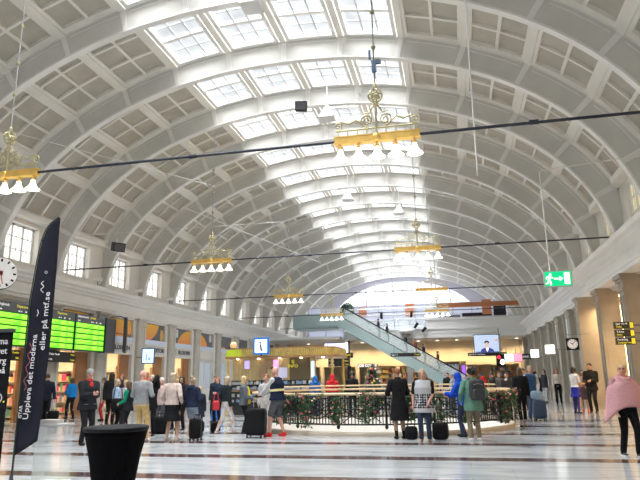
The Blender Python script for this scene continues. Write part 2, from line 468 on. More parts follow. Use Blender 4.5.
def arc_poly(c, r, a0, a1, u0, u1, v0, v1, N=40):
    """disc clipped to a rectangle (Sutherland-Hodgman)"""
    poly = [(c[0]+r[0]*math.cos(a0+(a1-a0)*i/N), c[1]+r[1]*math.sin(a0+(a1-a0)*i/N)) for i in range(N)]
    for ax, lim, sgn in ((0,u0,1),(0,u1,-1),(1,v0,1),(1,v1,-1)):
        out = []
        for i in range(len(poly)):
            p, q = poly[i-1], poly[i]
            ip, iq = (p[ax]-lim)*sgn >= 0, (q[ax]-lim)*sgn >= 0
            if ip != iq:
                t = (lim-p[ax])/(q[ax]-p[ax]); out.append((p[0]+(q[0]-p[0])*t, p[1]+(q[1]-p[1])*t))
            if iq: out.append(q)
        poly = out
        if len(poly) < 3: return None
    return poly
# posters over the shops (u = distance along the bay, v = height)
POST = {2: ('orange', [((.95,5.35),(1.9,1.75))]), 3: ('oval', [((.0,5.1),(1.75,1.25)),((2.15,4.28),(.22,.40))]), 4: ('rise', [((2.35,3.55),(2.0,1.32))]), 5: ('fall', [((-.45,3.6),(2.0,1.30))]),
        1: ('o', [((1.2,4.1),(1.2,1.3))]), 6: ('dark', [((.8,3.3),(.9,.8))]), 7: ('dark', []), 8: ('dark', [((1.2,3.6),(.7,.9))]), 9: ('dark', [])}
PLAB = {1: 'poster with a broad orange dome, partly behind the departure boards', 2: 'orange poster with a rounded lower edge, just beyond the departure boards',
        3: 'poster with an orange quarter disc and a small orange oval above a shop', 4: 'poster with an orange curve rising to the right on slate grey',
        5: 'poster with an orange curve falling to the right on slate grey', 6: 'slate poster with a low orange dome, above the wall near the information kiosk', 7: 'plain slate grey poster panel, nearer of the two plain ones',
        8: 'slate poster with a narrow orange oval near the far end of the left wall', 9: 'plain slate grey poster panel, farther of the two plain ones'}
for n in POST:
    a, c = colY(n)+.43+.32, colY(n+1)-.43-.32; W = c - a
    e = empty('wall_poster', (-12.20, a, 3.72)); tag(e, PLAB[n], 'poster', 'posters above the shops')
    p = MB(); p.bx(0,.02,0,W,0,1.2); p.build('backing', POSTBG, e)
    for i, (cc, rr) in enumerate(POST[n][1]):
        poly = arc_poly(cc, rr, 0, 2*PI, .02, W-.02, 3.74, 4.90)
        if poly:
            p = MB(); p.prism(poly, lambda u,v,d: (d,u,v-3.72), .018+.004*i, .03+.004*i); p.build('printed_disc', ORANGE if i == 0 else mat('poster_yellow_oval',(.80,.50,.16),.5), e)
    if n in (4,5):
        p = MB(); q = .12 if n == 4 else W-.62
        p.bx(.018,.032,q,q+.42,.62,1.12); p.build('white_label', SIGNW, e)
    if n == 2:
        p = MB(); p.bx(.018,.036,.15,W-.2,.36,.40); p.build('caption_line', LETTER, e)
    t = MB(); t.bx(-12.23,-12.08,a,c,3.13+.55-.08,3.13+.55+.14); 
# transoms, signs, shop interiors
SIGNTXT = {1:'KONDITORI', 2:'FILOSOFIN', 3:'KONDITORI', 4:'FILOSOFIN', 5:'', 6:'', 7:'', 8:'', 9:''}
SLAB = {1:'white shop sign with dark capitals under the departure boards', 2:'white shop sign with dark capitals just beyond the departure boards', 3:'white shop sign with dark capitals behind the hanging blue monitor', 4:'white shop sign with dark capitals left of the framed shop window'}
wnum = 300
for n in range(-1, 10):
    a, c = colY(n)+.43+.30, colY(n+1)-.43-.30
    m = MB(); m.bx(-12.24,-12.06,a,c,3.69,3.95)
    struct(m.build('trim_%d' % (200+n), TRANS))
    if n in SLAB:
        e = empty('shop_sign', (-12.10, a+.05, 3.12)); tag(e, SLAB[n], 'sign', 'signs above the shops')
        p = MB(); p.bx(-.05,.08,0,c-a-.1,0,.46); p.build('board', SIGNW, e)
        text('lettering', SIGNTXT[n], .34, LETTER, frameM((.09,(c-a-.1)/2,.23),(0,1,0),(0,0,1)), e, sx=1.1, bold=.012)
    # door leaf and glazed front
    wnum += 1
    if n < 5:
        m = MB(); m.bx(-12.36,-12.24,c-.95,c,0,3.02); m.bx(-12.24,-12.22,c-.85,c-.1,.3,1.3); m.bx(-12.24,-12.22,c-.85,c-.1,1.45,2.8)
        struct(m.build('door_%d' % (n+3), DOORW))
    else:
        m = MB(); m.bx(-12.36,-12.20,a,c,2.85,3.02); m.bx(-12.36,-12.20,a,c,.9,1.02); m.bx(-12.36,-12.20,a,c,.0,.9)
        for y in (a+.05, (a+c)/2, c-.05): m.bx(-12.36,-12.20,y-.05,y+.05,.9,3.0)
        fo = struct(m.build('window_%d' % wnum, WALLM))
        g = MB(); g.bx(-12.30,-12.28,a,c,1.0,2.9); g.build('pane', mat('shop_window_glass',(.5,.55,.6),.05,emit=(.55,.65,.8),es=.25), fo)
    if n < 6:
        # shelving at the back of the shop and a lit ceiling panel
        e = empty('shop_shelf', (-14.5, colY(n+1)-.42, 0), -PI/2); tag(e, {-1:'tall lit shelf in the shop behind the feather flag',0:'tall shelf of colourful magazines inside the shop below the first departure board',1:'tall shelf of bright goods in the shop doorway behind the man in the red collar',
            2:'tall shelf inside the shop behind the group with the green sleeved woman',3:'tall shelf inside the shop behind the bald man in grey',4:'tall shelf inside the shop behind the woman in the black skirt',5:'tall shelf behind the framed shop window'}[n], 'shelf', 'shelves inside the shops')
        p = MB(); L = 2.8
        p.bx(-.25,.25,-L/2-.03,-L/2,0,2.4); p.bx(-.25,.25,L/2,L/2+.03,0,2.4); p.bx(-.25,-.22,-L/2,L/2,0,2.4)
        for z in (.1,.6,1.1,1.6,2.1): p.bx(-.25,.25,-L/2,L/2,z-.015,z+.015)
        p.build('frame', SIGNW, e)
        p = MB(); cols = 6
        for z in (.1,.6,1.1,1.6):
            y = -L/2+.03
            while y < L/2-.15:
                w = rng.uniform(.06,.16); h = rng.uniform(.2,.4)
                p.bx(-.15,.2,y,y+w*.92,z+.016,z+h,rng.randrange(cols)); y += w
        g = p.build('goods', [mat('goods_%d' % i, q, .5) for i, q in enumerate([(.7,.08,.25),(.8,.75,.7),(.75,.5,.1),(.15,.3,.6),(.85,.45,.5),(.2,.45,.25)])], e)
        g['kind'] = 'stuff'
        lp = MB(); lp.bx(-13.9,-13.0,a+.4,c-.4,3.28,3.35); lp.bx(-16.6,-15.7,a+.4,c-.4,3.28,3.35)
        tag(lp.build('ceiling_light', WARM), {-1:'warm light panel on the ceiling of the shop behind the flag',0:'warm light panel on the ceiling of the magazine shop',1:'warm light panel over the shop doorway behind the man in the red collar',2:'warm light panel in the shop just beyond the departure boards',
             3:'warm light panel in the shop behind the bald man',4:'warm light panel in the shop behind the woman in the black skirt',5:'warm light panel behind the framed shop window'}[n], 'light', 'light panels in the shops')

# ------------------------------------------------------------------ right wall
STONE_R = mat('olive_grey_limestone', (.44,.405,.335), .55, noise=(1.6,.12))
for n in range(-3, 3):                           # open arcade piers near the camera
    y = colY(n)
    m = MB(); w = .70
    y -= .35; m.bx(11.75,12.55,y-w/2,y+w/2,.4,4.45); m.bx(11.68,12.62,y-w/2-.07,y+w/2+.07,0,.4)
    m.bx(11.70,12.60,y-w/2-.05,y+w/2+.05,4.45,4.55); m.bx(11.75,12.55,y-w/2,y+w/2,4.55,4.8)
    m.bx(11.68,12.62,y-w/2-.07,y+w/2+.07,4.8,4.9); m.bx(11.62,12.68,y-w/2-.13,y+w/2+.13,4.9,5.06)
    m.bx(11.72,11.76,y-w/2+.1,y-w/2+.2,.6,4.3); m.bx(11.72,11.76,y+w/2-.2,y+w/2-.1,.6,4.3)
    m.bx(11.85,12.45,y-w/2-.02,y-w/2,.6,4.3)
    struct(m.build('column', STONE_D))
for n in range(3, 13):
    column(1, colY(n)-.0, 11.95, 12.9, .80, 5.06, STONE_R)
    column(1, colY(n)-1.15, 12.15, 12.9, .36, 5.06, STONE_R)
m = MB(); m.bx(12.3,12.9,-4.2,29.3,4.93,5.3); m.bx(12.2,12.9,29.3,YE,4.93,5.3)
for n in range(2, 13):
    a, c = colY(n)+ (.45 if n > 2 else 1.6), colY(n+1)-.45
    if n == 2: continue
    m.bx(12.45,12.9,a,c,3.1,4.95); m.bx(12.40,12.5,a,c,3.0,3.12); m.bx(12.45,12.9,a,a+.25,0,3.1); m.bx(12.45,12.9,c-.25,c,0,3.1)
    m.bx(12.7,12.9,a,c,0,3.1)
struct(m.build('wall_right', STONE))
for n in range(3, 12):
    a, c = colY(n)+.50, colY(n+1)-1.5
    m = MB(); m.bx(12.22,12.46,a,c,3.14,4.92); struct(m.build('trim_%d' % (300+n), mat('white_glazed_panel', (.74,.78,.82), .3, emit=(.8,.88,1), es=.12)))
    m = MB(); m.bx(12.55,12.7,a+.1,c+.5,0,2.95); m.bx(12.50,12.56,a+.2,c+.4,.1,2.8); fo = struct(m.build('door_%d' % (20+n), mat('dim_door_leaf', (.12,.11,.105), .35)))
    h = MB(); h.bx(12.45,12.5,(a+c)/2+.2,(a+c)/2+.26,.9,1.4); h.build('handle', STEEL, fo)
column(1, 30.15, 11.42, 12.4, .60, 5.06, STONE_R)
# corridor behind the arcade
m = MB(); m.bx(16.6,16.9,-4.2,30.75,0,5.3); m.bx(11.55,16.9,30.75,31.0,0,5.05)
struct(m.build('wall_corridor', mat('warm_sandstone', (.72,.50,.28), .6, noise=(1.2,.12))))
m = MB(); m.bx(12.8,16.9,-4.2,30.75,5.2,5.4); struct(m.build('ceiling_corridor', CREAM))
m = MB()
for n in range(-2, 3):
    m.bx(15.9,16.6,colY(n)-.45,colY(n)+.45,0,5.2)
struct(m.build('trim_104', mat('warm_sandstone', (.55,.42,.27))))

# ------------------------------------------------------------------ far end

# great arched window
def arch_z(x):
    return 6.2 + 6.55*max(0,1-abs(x/9.3)**2.1)**(1/2.1)
m = MB(); xs = np.linspace(-9.29, 9.29, 60); ZB0 = 6.2
vs = []; 
for x in xs: vs += [(x,YE+.36,ZB0),(x,YE+.36,arch_z(x)),(x,YE+.40,ZB0),(x,YE+.40,arch_z(x))]
fs = []
for i in range(len(xs)-1):
    a, b_ = 4*i, 4*i+4; fs += [(a,b_,b_+1,a+1),(a+2,a+3,b_+3,b_+2),(a+1,b_+1,b_+3,a+3),(a,a+2,b_+2,b_)]
f = MB()
for i, x in enumerate(np.arange(-8.8, 8.9, 1.1)):
    w = .07 if i % 3 == 1 else .035
    f.bx(x-w,x+w,YE+.25,YE+.36,ZB0,arch_z(x))
for z in np.arange(6.6, 13, .95):
    q_ = 1-((z+.05-6.2)/6.55)**2.1
    if q_ <= 0: continue
    xm = 9.3*q_**(1/2.1); f.bx(-xm,xm,YE+.27,YE+.36,z-.03,z+.03)
fo = struct(f.build('window_900', mat('pale_violet_grey_frame', (.50,.50,.60), .5)))
g = MB(); g.add(vs, fs); g.build('pane', ENDG, fo)
m = MB(); m.bx(-12.7,12.7,YE+.5,YE+.9,0,6.3)
N_ = 60
for i in range(N_):
    xa, xb_ = -12.6+25.2*i/N_, -12.6+25.2*(i+1)/N_
    def az(x): return arch_z(x) if abs(x) < 9.3 else 6.2
    m.hexa([(xa,YE+.30,az(xa)),(xb_,YE+.30,az(xb_)),(xb_,YE+.6,az(xb_)),(xa,YE+.6,az(xa)),(xa,YE+.30,15),(xb_,YE+.30,15),(xb_,YE+.6,15),(xa,YE+.6,15)])
struct(m.build('wall_end_upper', mat('pale_violet_grey_gable',(.50,.49,.56),.6)))
# spandrel between last rib and the window is closed by the vault; masking strip outside
# ground-floor end wall and mezzanine
MY = 57.0
ENDC = mat('warm_cream_end_wall', (.78,.66,.46), .6, noise=(.6,.05))
m = MB(); m.bx(-12.4,12.4,63.0,63.3,2.75,5.2); m.bx(-12.4,12.4,66,66.3,0,2.8)
for x in (-12.2,-8.2,-4.4,-.2,3.4,6.6,9.4,11.9): m.bx(x-.18,x+.18,62.9,63.4,0,2.75)
struct(m.build('wall_end', ENDC))
m = MB(); m.bx(-4.6,12.3,MY,YE+.4,5.15,5.35); m.bx(-12.3,-4.6,MY-2.5,YE+.4,5.15,5.35)
struct(m.build('floor_mezzanine', WHITE))
m = MB(); m.bx(-4.6,12.0,MY-.25,MY,5.10,5.95); m.bx(-4.6,12.0,MY-.32,MY-.25,5.86,5.97); m.bx(-4.6,12.0,MY-.30,MY-.25,5.10,5.22); m.bx(-4.6,12.0,MY-.28,MY-.25,5.5,5.53); m.bx(3.2,12.0,MY-.2,MY,5.95,6.85); m.bx(3.2,12.0,MY-.28,MY-.2,6.75,6.88)
struct(m.build('trim_105', WHITE))
m = MB(); m.bx(1.2,1.7,MY+.4,MY+.9,0,5.15); m.bx(1.12,1.78,MY+.32,MY+.98,0,.15); m.bx(1.12,1.78,MY+.32,MY+.98,4.95,5.15); struct(m.build('column', WHITE))
e = empty('round_speaker', (1.35, MY-.62, 5.75)); tag(e, 'round white loudspeaker on the mezzanine edge above the slim white column', 'loudspeaker')
p = MB(); p.lathe([(.05,-.3),(.5,-.3),(.62,-.05),(.62,.05),(.45,.25),(.1,.3)], seg=24); p.build('body', WHITE, e, True)
p = MB(); p.lathe([(.42,-.34),(.42,-.30),(.05,-.30)], seg=20); p.build('grille', DGREY, e)
# teal landing and escalator
TEAL = mat('pale_teal_panel', (.36,.47,.47), .35, noise=(.8,.05))
GLASS = mat('clear_balustrade_glass', (.75,.85,.85), .05, alpha=.22)
m = MB(); m.bx(-8.9,-4.9,54.0,56.7,6.30,7.35); m.bx(-8.9,-4.8,53.9,54.0,6.22,7.42); m.bx(-8.9,-4.9,54.1,56.6,6.05,6.30)
struct(m.build('floor_landing', TEAL))
def escalator(y, lab):
    e = empty('escalator', (0, y, 0)); tag(e, lab, 'escalator', 'escalators up to the mezzanine')
    x0, z0, x1, z1 = 5.6, .15, -4.9, 6.35
    L = math.hypot(x1-x0, z1-z0); ux, uz = (x1-x0)/L, (z1-z0)/L; nx, nz = uz, -ux
    if nz < 0: nx, nz = -nx, -nz
    def P(t, d): return (x0+ux*t+nx*d, z0+uz*t+nz*d)
    def slab(mb, t0, t1, d0, d1, ya, yb):
        q = [P(t0,d0),P(t1,d0),P(t1,d1),P(t0,d1)]
        mb.hexa([(q[0][0],ya,q[0][1]),(q[1][0],ya,q[1][1]),(q[1][0],yb,q[1][1]),(q[0][0],yb,q[0][1]),(q[3][0],ya,q[3][1]),(q[2][0],ya,q[2][1]),(q[2][0],yb,q[2][1]),(q[3][0],yb,q[3][1])])
    p = MB(); slab(p,-.2,L,.05,.85,0,.08); slab(p,-.2,L,.05,.85,1.12,1.2); slab(p,-.2,L,-.02,.05,0,1.2)
    for k in range(1,6): slab(p,L*k/6-.02,L*k/6+.02,-.0,.84,-.012,.0)
    p.build('truss_cladding', TEAL, e)
    p = MB()
    for k in range(34):
        t = L*(k+.5)/34; c = P(t,.80); p.bx(c[0]-.16,c[0]+.16,.12,1.08,c[1]-.1,c[1]+.08)
    p.build('steps', DGREY, e)
    for yy in (.04, 1.14):
        p = MB(); slab(p,0,L,.92,1.72,yy,yy+.02); p.build('glass_balustrade', GLASS, e)
        p = MB(); p.tube([(P(t,1.78)[0],yy+.01,P(t,1.78)[1]) for t in (-.3,0,L/2,L,L+.2)],.05,8); p.build('handrail', BLACK, e)
        p = MB(); slab(p,-.1,L,.90,.97,yy-.03,yy+.05); p.build('skirt_strip', STEEL, e)
    return P
EP = escalator(54.0, 'teal clad escalator descending from the mezzanine landing, front one')
escalator(55.35, 'second teal clad escalator directly behind the front one')
# ------------------------------------------------------------------ upper level clutter on the mezzanine
ORB = mat('orange_brown_beam', (.45,.17,.07), .5)
tag(MB().bx(4.2,11.8,58.0,58.3,8.0,8.4).build('orange_beam', ORB), 'orange brown beam crossing the upper level on the right', 'beam')
def zr_(x): return float(np.interp(abs(x), _x, _z)) + .3
p = MB()
for z in (6.55,7.0): p.tube([(-4.2,58.6,z),(4.4,58.6,z)], .05, 6)
for i in range(24):
    x = -4.2+8.6*i/24; p.tube([(x,58.6,6.55),(x+.18,58.6,7.0),(x+.36,58.6,6.55)], .025, 5)
for x in (-4.0,0,4.2): p.tube([(x,58.6,7.0),(x,58.6,zr_(x))], .02, 5)
tag(p.build('hanging_truss', GREY), 'long grey lattice truss above the mezzanine edge', 'truss')
e = empty('upper_shopfront', (0,62.5,5.35)); tag(e, 'row of dim shop fronts with pale frames on the upper level under the arched window', 'shopfront')
p = MB()
for x in np.arange(-9.5,11,1.9): p.bx(x-.05,x+.05,-.05,.12,0,3.6)
for z in (.05,1.2,2.4,3.6): p.bx(-9.6,11.0,-.05,.1,z-.05,z+.05)
p.build('frame', mat('pale_violet_grey_frame', (.50,.50,.60)), e)
p = MB(); p.bx(-9.5,11,.12,.16,0,3.55); p.build('glass', mat('cool_lit_shop_glass', (.4,.42,.5), .2, emit=(.62,.68,.85), es=.5), e)
for x,w,z,h in ((4.2,2.2,1.3,1.0),(6.6,2.9,1.3,1.2),(9.7,1.2,1.4,1.9)):
    p = MB(); p.bx(x,x+w,-.16,-.06,z,z+h); p.build('dark_display', DARKGLASS, e)
for x,w,z,h in ((-4.0,.85,2.6,.85),(.9,.9,2.4,1.3),(8.6,.9,2.3,1.5)):
    p = MB(); p.bx(x,x+w,-.22,-.1,z,z+h); p.build('orange_board', mat('rust_orange_board', (.52,.20,.10), .5), e)
e = empty('glass_railing', (0,56.9,5.95)); tag(e, 'glass railing with slim steel posts along the mezzanine edge', 'railing')
p = MB(); p.bx(-4.2,11.9,0,.02,.05,.95); p.build('glass', GLASS, e)
p = MB(); p.tube([(-4.2,.01,1.0),(11.9,.01,1.0)],.035,8); p.build('handrail', STEEL, e)
for i in range(12):
    p = MB(); x = -4.1+16*i/11.05; p.bx(x-.025,x+.025,-.02,.05,0,1.0); p.build('post', STEEL, e)
SPL = ['black box spotlight on the mezzanine truss, leftmost of the row','black box spotlight on the mezzanine truss, second in the row','black box spotlight on the mezzanine truss, third in the row',
       'black box spotlight hanging lowest under the end of the truss','black box spotlight tilted outwards beside the lowest one','black box spotlight hanging near the round loudspeaker']
for (x,z,rx),l in zip([(-3.4,6.3,.3),(-2.2,6.45,.5),(-.9,7.25,0),(2.3,6.25,.6),(3.0,5.85,.8),(1.9,7.3,.1)], SPL):
    e = empty('spotlight', (x,56.35,z)); tag(e, l, 'spotlight', 'spotlights on the mezzanine')
    M = Matrix.Rotation(rx,4,'Y')
    p = MB(); p.box((0,0,0),(.22,.3,.55),0,M); p.build('housing', BLACK, e)
    p = MB(); p.tube([(0,0,.25),(0,.25,.45),(0,.9,.45)],.02,6); p.build('bracket', BLACK, e)

# ------------------------------------------------------------------ chandeliers on tie rods
TY = [ribY(n) + .2 for n in (-2,1,4,7,10)]
ZR = 6.62
RL = ['dark tie rod through the nearest pair of chandeliers','tie rod through the second pair of chandeliers','tie rod through the third pair of chandeliers','tie rod through the fourth pair of chandeliers','tie rod through the farthest pair of chandeliers']
RODM = mat('dark_tie_rod_steel', (.03,.035,.05), .45, .4)
for i, y in enumerate(TY):
    e = empty('tie_rod', (0,y,ZR)); tag(e, RL[i], 'tie rod', 'tie rods across the hall')
    r = .034 if i == 0 else .03
    p = MB(); p.tube([(-11.75,0,-.02),(0,0,.0),(11.75,0,-.02)], r, 8); p.build('rod', RODM, e)
    for x in (-7.6, 0, 7.6):
        p = MB(); p.tube([(x-.09,0,0),(x+.09,0,0)], r*1.6, 8); p.build('coupling', RODM, e)
def chandelier():
    e = empty('chandelier', (0,0,0))
    W = 1.86
    p = MB(); p.bx(-W/2,W/2,-.07,.07,-.07,.07); p.bx(-W/2-.02,W/2+.02,-.085,.085,.06,.085); p.bx(-W/2-.02,W/2+.02,-.085,.085,-.085,-.06); p.ell((0,-.08,0),(.09,.05,.09))
    p.build('bar', GOLD, e)
    p = MB(); p.tube([(-W/2+.03,0,.24),(W/2-.03,0,.24)], .022, 6)
    for i in range(9): x = (-W/2+.08)+(W-.16)*i/8; p.tube([(x,0,.07),(x,0,.24)], .014, 5)
    p.build('upper_rail', BRASS, e)
    def spiral(cx, cz, r0, turns, sg, ph): return [(cx+sg*(r0*(1-t*.8))*math.cos(ph+turns*2*PI*t), 0, cz+(r0*(1-t*.8))*math.sin(ph+turns*2*PI*t)) for t in [i/28 for i in range(29)]]
    for sg in (-1,1):
        p = MB(); p.tube(spiral(sg*.20,.43,.15,1.8,sg,-PI/2), .02, 6); p.build('scroll', BRASS, e)
        p = MB(); p.tube(spiral(sg*(W/2-.08),.36,.10,1.4,-sg,-PI/2), .018, 6)
        p.tube([(sg*.33,0,.36),(sg*.45,0,.47),(sg*.60,0,.40),(sg*.72,0,.44),(sg*.80,0,.47)], [.02,.022,.028,.02,.014], 6)
        p.build('scroll', BRASS, e)
        p = MB(); p.tube([(sg*.03,0,.78),(sg*.10,0,.70),(sg*.14,0,.60),(sg*.28,0,.62)], [.018,.024,.02,.012], 6); p.build('leaf_bracket', BRASS, e)
    p = MB(); p.tube([(0,0,.07),(0,0,.84)], .028, 8); p.lathe([(.03,.76),(.06,.80),(.03,.84)], seg=10); p.build('stem', BRASS, e)
    fr = MB()
    for k in range(3):
        M = Matrix.Translation((0,0,1.0)) @ Matrix.Rotation(k*PI/3,4,'Z')
        fr.tube([(.155*math.cos(t),0,.155*math.sin(t)) for t in [2*PI*i/20 for i in range(20)]], .018, 6, 0, M, True)
    fr.tube([(.155*math.cos(t),.155*math.sin(t),1.0) for t in [2*PI*i/20 for i in range(20)]], .016, 6, 0, None, True)
    fr.ell((0,0,1.0),(.05,.05,.05)); fr.lathe([(.02,1.14),(.05,1.18),(.045,1.26),(.02,1.3)], seg=10)
    fr.build('openwork_ball', BRASS, e)
    for i in range(5):
        x = -W/2+.12+(W-.24)*i/4
        s = MB(); s.lathe([(.045,-.20),(.055,-.26),(.075,-.32),(.11,-.38),(.165,-.425),(.175,-.44),(.15,-.452),(.06,-.455)], (x,0,0), 18)
        so = s.build('lamp_shade', SHADE, e, True)
        c = MB(); c.lathe([(.018,-.05),(.022,-.13),(.05,-.15),(.055,-.20),(.04,-.215)], (x,0,0), 10); c.build('cap', GOLD, so, True)
    return e
CH0 = chandelier()
XL = {0:(-5.05,4.33),1:(-4.45,4.47),2:(-4.25,4.57),3:(-3.9,4.52),4:(-4.0,4.5)}
ords = ['nearest','second','third','fourth','farthest']
def zroof(x): return float(np.interp(abs(x), _x, _z)) + .4
first = True
for i, y in enumerate(TY):
    for j, nm in ((0,'left'),(1,'right')):
        o = CH0 if first else copy_tree(CH0); first = False
        x = XL[i][j]
        o.location = (x, y, ZR)
        tag(o, '%s chandelier of the %s row, gilded bar with five glowing bell lamps' % (ords[i], nm), 'chandelier', 'chandeliers on the tie rods')
        zr = zroof(x) - ZR
        p = MB(); p.tube([(0,0,1.28),(0,0,zr)], .016, 6); co = p.build('cable', RODM if j else STEEL, o)
        if i < 2:
            for q in (2.2, 3.1, 4.2):
                c = MB(); c.lathe([(.02,-.05),(.05,-.02),(.05,.02),(.02,.05)], (0,0,q), 10); c.build('collar', BRASS, co)
        if i == 0 and j == 1:
            c = MB(); c.box((.0,0,1.72),(.10,.1,.26)); c.box((.10,.02,1.84),(.12,.08,.1)); c.box((-.09,0,2.02),(.05,.05,.22)); c.build('junction_box', mat('blue_grey_plastic',(.12,.17,.28),.5), co)

# small lamps, loudspeakers and wires below the vault
def pyramid_lamp(x, y, z, lab):
    e = empty('pyramid_lamp', (x,y,z)); tag(e, lab, 'lamp', 'white pyramid lamps under the skylight')
    p = MB(); p.add([(-.34,-.34,0),(.34,-.34,0),(.34,.34,0),(-.34,.34,0),(-.05,-.05,.62),(.05,-.05,.62),(.05,.05,.62),(-.05,.05,.62)], HEX); p.build('shade', WHITE, e)
    p = MB(); p.bx(-.3,.3,-.3,.3,-.02,.0); p.build('diffuser', mat('grey_diffuser', (.75,.75,.75), .5), e)
    p = MB(); p.tube([(0,0,.6),(0,0,zroof(x)+.3-z)], .025, 6); p.build('hanger', WHITE, e)
pyramid_lamp(.30, 15.4, 12.66, 'white pyramid lamp under the skylight at the top of the picture')
pyramid_lamp(1.0, 23.2, 12.35, 'white pyramid lamp hanging just behind the black box loudspeaker')
pyramid_lamp(-.2, 35.0, 12.3, 'white pyramid lamp in the middle distance under the skylight')
pyramid_lamp(2.6, 39.0, 12.3, 'white pyramid lamp farthest along the skylight')
def box_speaker(x, y, z, rz, lab):
    e = empty('box_loudspeaker', (x,y,z), rz); tag(e, lab, 'loudspeaker', 'black box loudspeakers under the vault')
    p = MB(); p.box((0,0,0),(.52,.36,.40),0,Matrix.Rotation(.25,4,'X')); p.build('cabinet', BLACK, e)
    p = MB(); p.box((0,-.185,0),(.45,.02,.32),0,Matrix.Rotation(.25,4,'X')); p.build('grille', DGREY, e)
    p = MB(); p.tube([(0,.15,.15),(0,.25,.42)], .03, 6); p.build('bracket', WHITE, e)
box_speaker(-.18, 23.30, 13.12, .2, 'black box loudspeaker on the rib at the crown of the vault')
box_speaker(-8.72, 23.45, 7.40, .9, 'black box loudspeaker low on the rib above the left windows')
def wire(a, b_, lab, r=.016, m=STEEL, name='wire', grp='thin wires under the vault'):
    p = MB(); p.tube([a, b_], r, 6); tag(p.build(name, m), lab, 'wire', grp)
wire((6.5,13.2,12.75),(6.45,13.2,5.9), 'thin white hanging cable right of the central chandelier', .018, WHITE, 'hanging_cable')
wire((-8.6,16.3,9.9),(-4.2,23.6,9.9), 'thin pale diagonal wire across the near left bays', .014, WHITE)
wire((-7.6,27.4,10.3),(-3.0,39.0,9.3), 'thin pale diagonal wire across the middle left bays', .02, WHITE)
wire((-11.6,23.9,8.2),(-2.0,27.0,9.0), 'thin pale wire rising from the left windows', .012, WHITE)

# exit sign on its pole
e = empty('exit_sign', (8.54,17.0,4.05)); tag(e, 'lit green exit sign with running man and arrow hanging from a white pole', 'sign')
GREEN = mat('lit_green_sign', (.0,.5,.22), .35, emit=(.0,.62,.24), es=.85)
SIGW = mat('lit_white_sign_figure', (.9,.95,.85), .35, emit=(.92,1,.82), es=.9)
p = MB(); p.bx(-.36,.36,-.05,.05,-.22,.22); p.build('housing', mat('pale_grey_sign_housing', (.55,.58,.55), .4), e)
p = MB(); p.bx(-.335,.335,-.058,-.05,-.195,.195); p.build('green_face', GREEN, e)
fn = lambda u,v,d: (u,-.06-d,v)
p = MB()
p.prism([(-.19+.035*math.cos(t),.115+.035*math.sin(t)) for t in [2*PI*i/16 for i in range(16)]], fn, 0, .006)
for a_, b__, w in (((-.205,.07),(-.235,-.03),.032),((-.21,.06),(-.285,.055),.015),((-.285,.055),(-.30,.0),.014),((-.20,.055),(-.13,.02),.014),((-.235,-.03),(-.195,-.09),.02),((-.195,-.09),(-.20,-.165),.018),((-.24,-.035),(-.265,-.115),.02),((-.265,-.115),(-.315,-.125),.017)):
    d = Vector((b__[0]-a_[0], b__[1]-a_[1])); d.normalize(); q = Vector((-d.y,d.x))*w; ex = d*w*.5
    A = Vector(a_)-ex; B = Vector(b__)+ex
    p.prism([tuple(A+q),tuple(A-q),tuple(B-q),tuple(B+q)], fn, 0, .006)
p.build('running_figure', SIGW, e)
p = MB(); p.prism([(-.10,.022),(-.10,-.022),(.04,-.022),(.04,-.07),(.13,0),(.04,.07),(.04,.022)], fn, 0, .006); p.build('arrow', SIGW, e)
p = MB(); p.prism([(.16,-.155),(.30,-.155),(.30,.155),(.16,.155)], fn, 0, .006); p.build('door_symbol', SIGW, e)
p = MB(); p.tube([(-.18,0,.22),(-.18,0,3.05),(-.12,0,3.12),(1.7,0,3.25),(2.75,0,3.3)], .02, 8); p.build('hanging_pole', CREAM, e)
# small spotlights standing on the left ledge
for i, y in enumerate((18.9,22.9,26.7,30.8,34.6,38.4)):
    e = empty('ledge_spotlight', (-11.75,y,6.26), R_(30)); tag(e, 'small white spotlight on the left cornice ledge, %s along the row' % ['first','second','third','fourth','fifth','sixth'][i], 'spotlight', 'spotlights on the left ledge')
    p = MB(); p.tube([(-.22,0,.30),(.22,0,.36)], [.07,.12], 12); p.build('housing', WHITE, e); p = MB(); p.tube([(0,0,0),(0,0,.3)], .025, 6); p.bx(-.1,.1,-.08,.08,0,.03); p.build('stand', GREY, e)
# service pipes and a small tree on the upper level
for i, (z, y, m_, lab) in enumerate(((6.15,57.4,STEEL,'pale service pipe along the mezzanine, lowest of three'),(7.45,57.8,GREY,'grey service pipe along the mezzanine, middle of three'),(8.15,58.2,STEEL,'pale service pipe along the mezzanine, highest of three'))):
    p = MB(); p.tube([(-4.4,y,z),(4.6,y,z)], .07, 8)
    for x in np.arange(-4.2,4.6,1.1): p.tube([(x,y,z),(x,y,z+.35)], .025, 5)
    tag(p.build('hanging_pipe', m_), lab, 'pipe', 'service pipes on the mezzanine')
e = empty('upper_tree', (-4.9,60.5,5.35)); tag(e, 'dark green potted tree on the upper level left of the arched window', 'tree')
p = MB(); LG = mat('upper_tree_leaf', (.03,.07,.04), .6, noise=(6,.3))
for i in range(700):
    u = Vector((rng.gauss(0,1),rng.gauss(0,1),rng.gauss(0,1))).normalized(); c = Vector((0,0,3.0)) + Vector((u.x*.75,u.y*.75,u.z*.8))*rng.uniform(.5,1)
    d = Vector((rng.gauss(0,1),rng.gauss(0,1),rng.gauss(0,1))).normalized(); v = d.orthogonal().normalized()*.07; d *= .16
    p.add([c-d,c+v,c+d,c-v],[(0,1,2,3)])
g = p.build('leaves', LG, e); g['kind'] = 'stuff'
p = MB(); p.tube([(0,0,.5),(0,0,2.9)],[.07,.04],8); p.build('trunk', mat('upper_bark',(.12,.08,.05),.8), e); p = MB(); p.lathe([(.3,0),(.38,.6),(.34,.62)],seg=16); p.build('pot', DGREY, e)
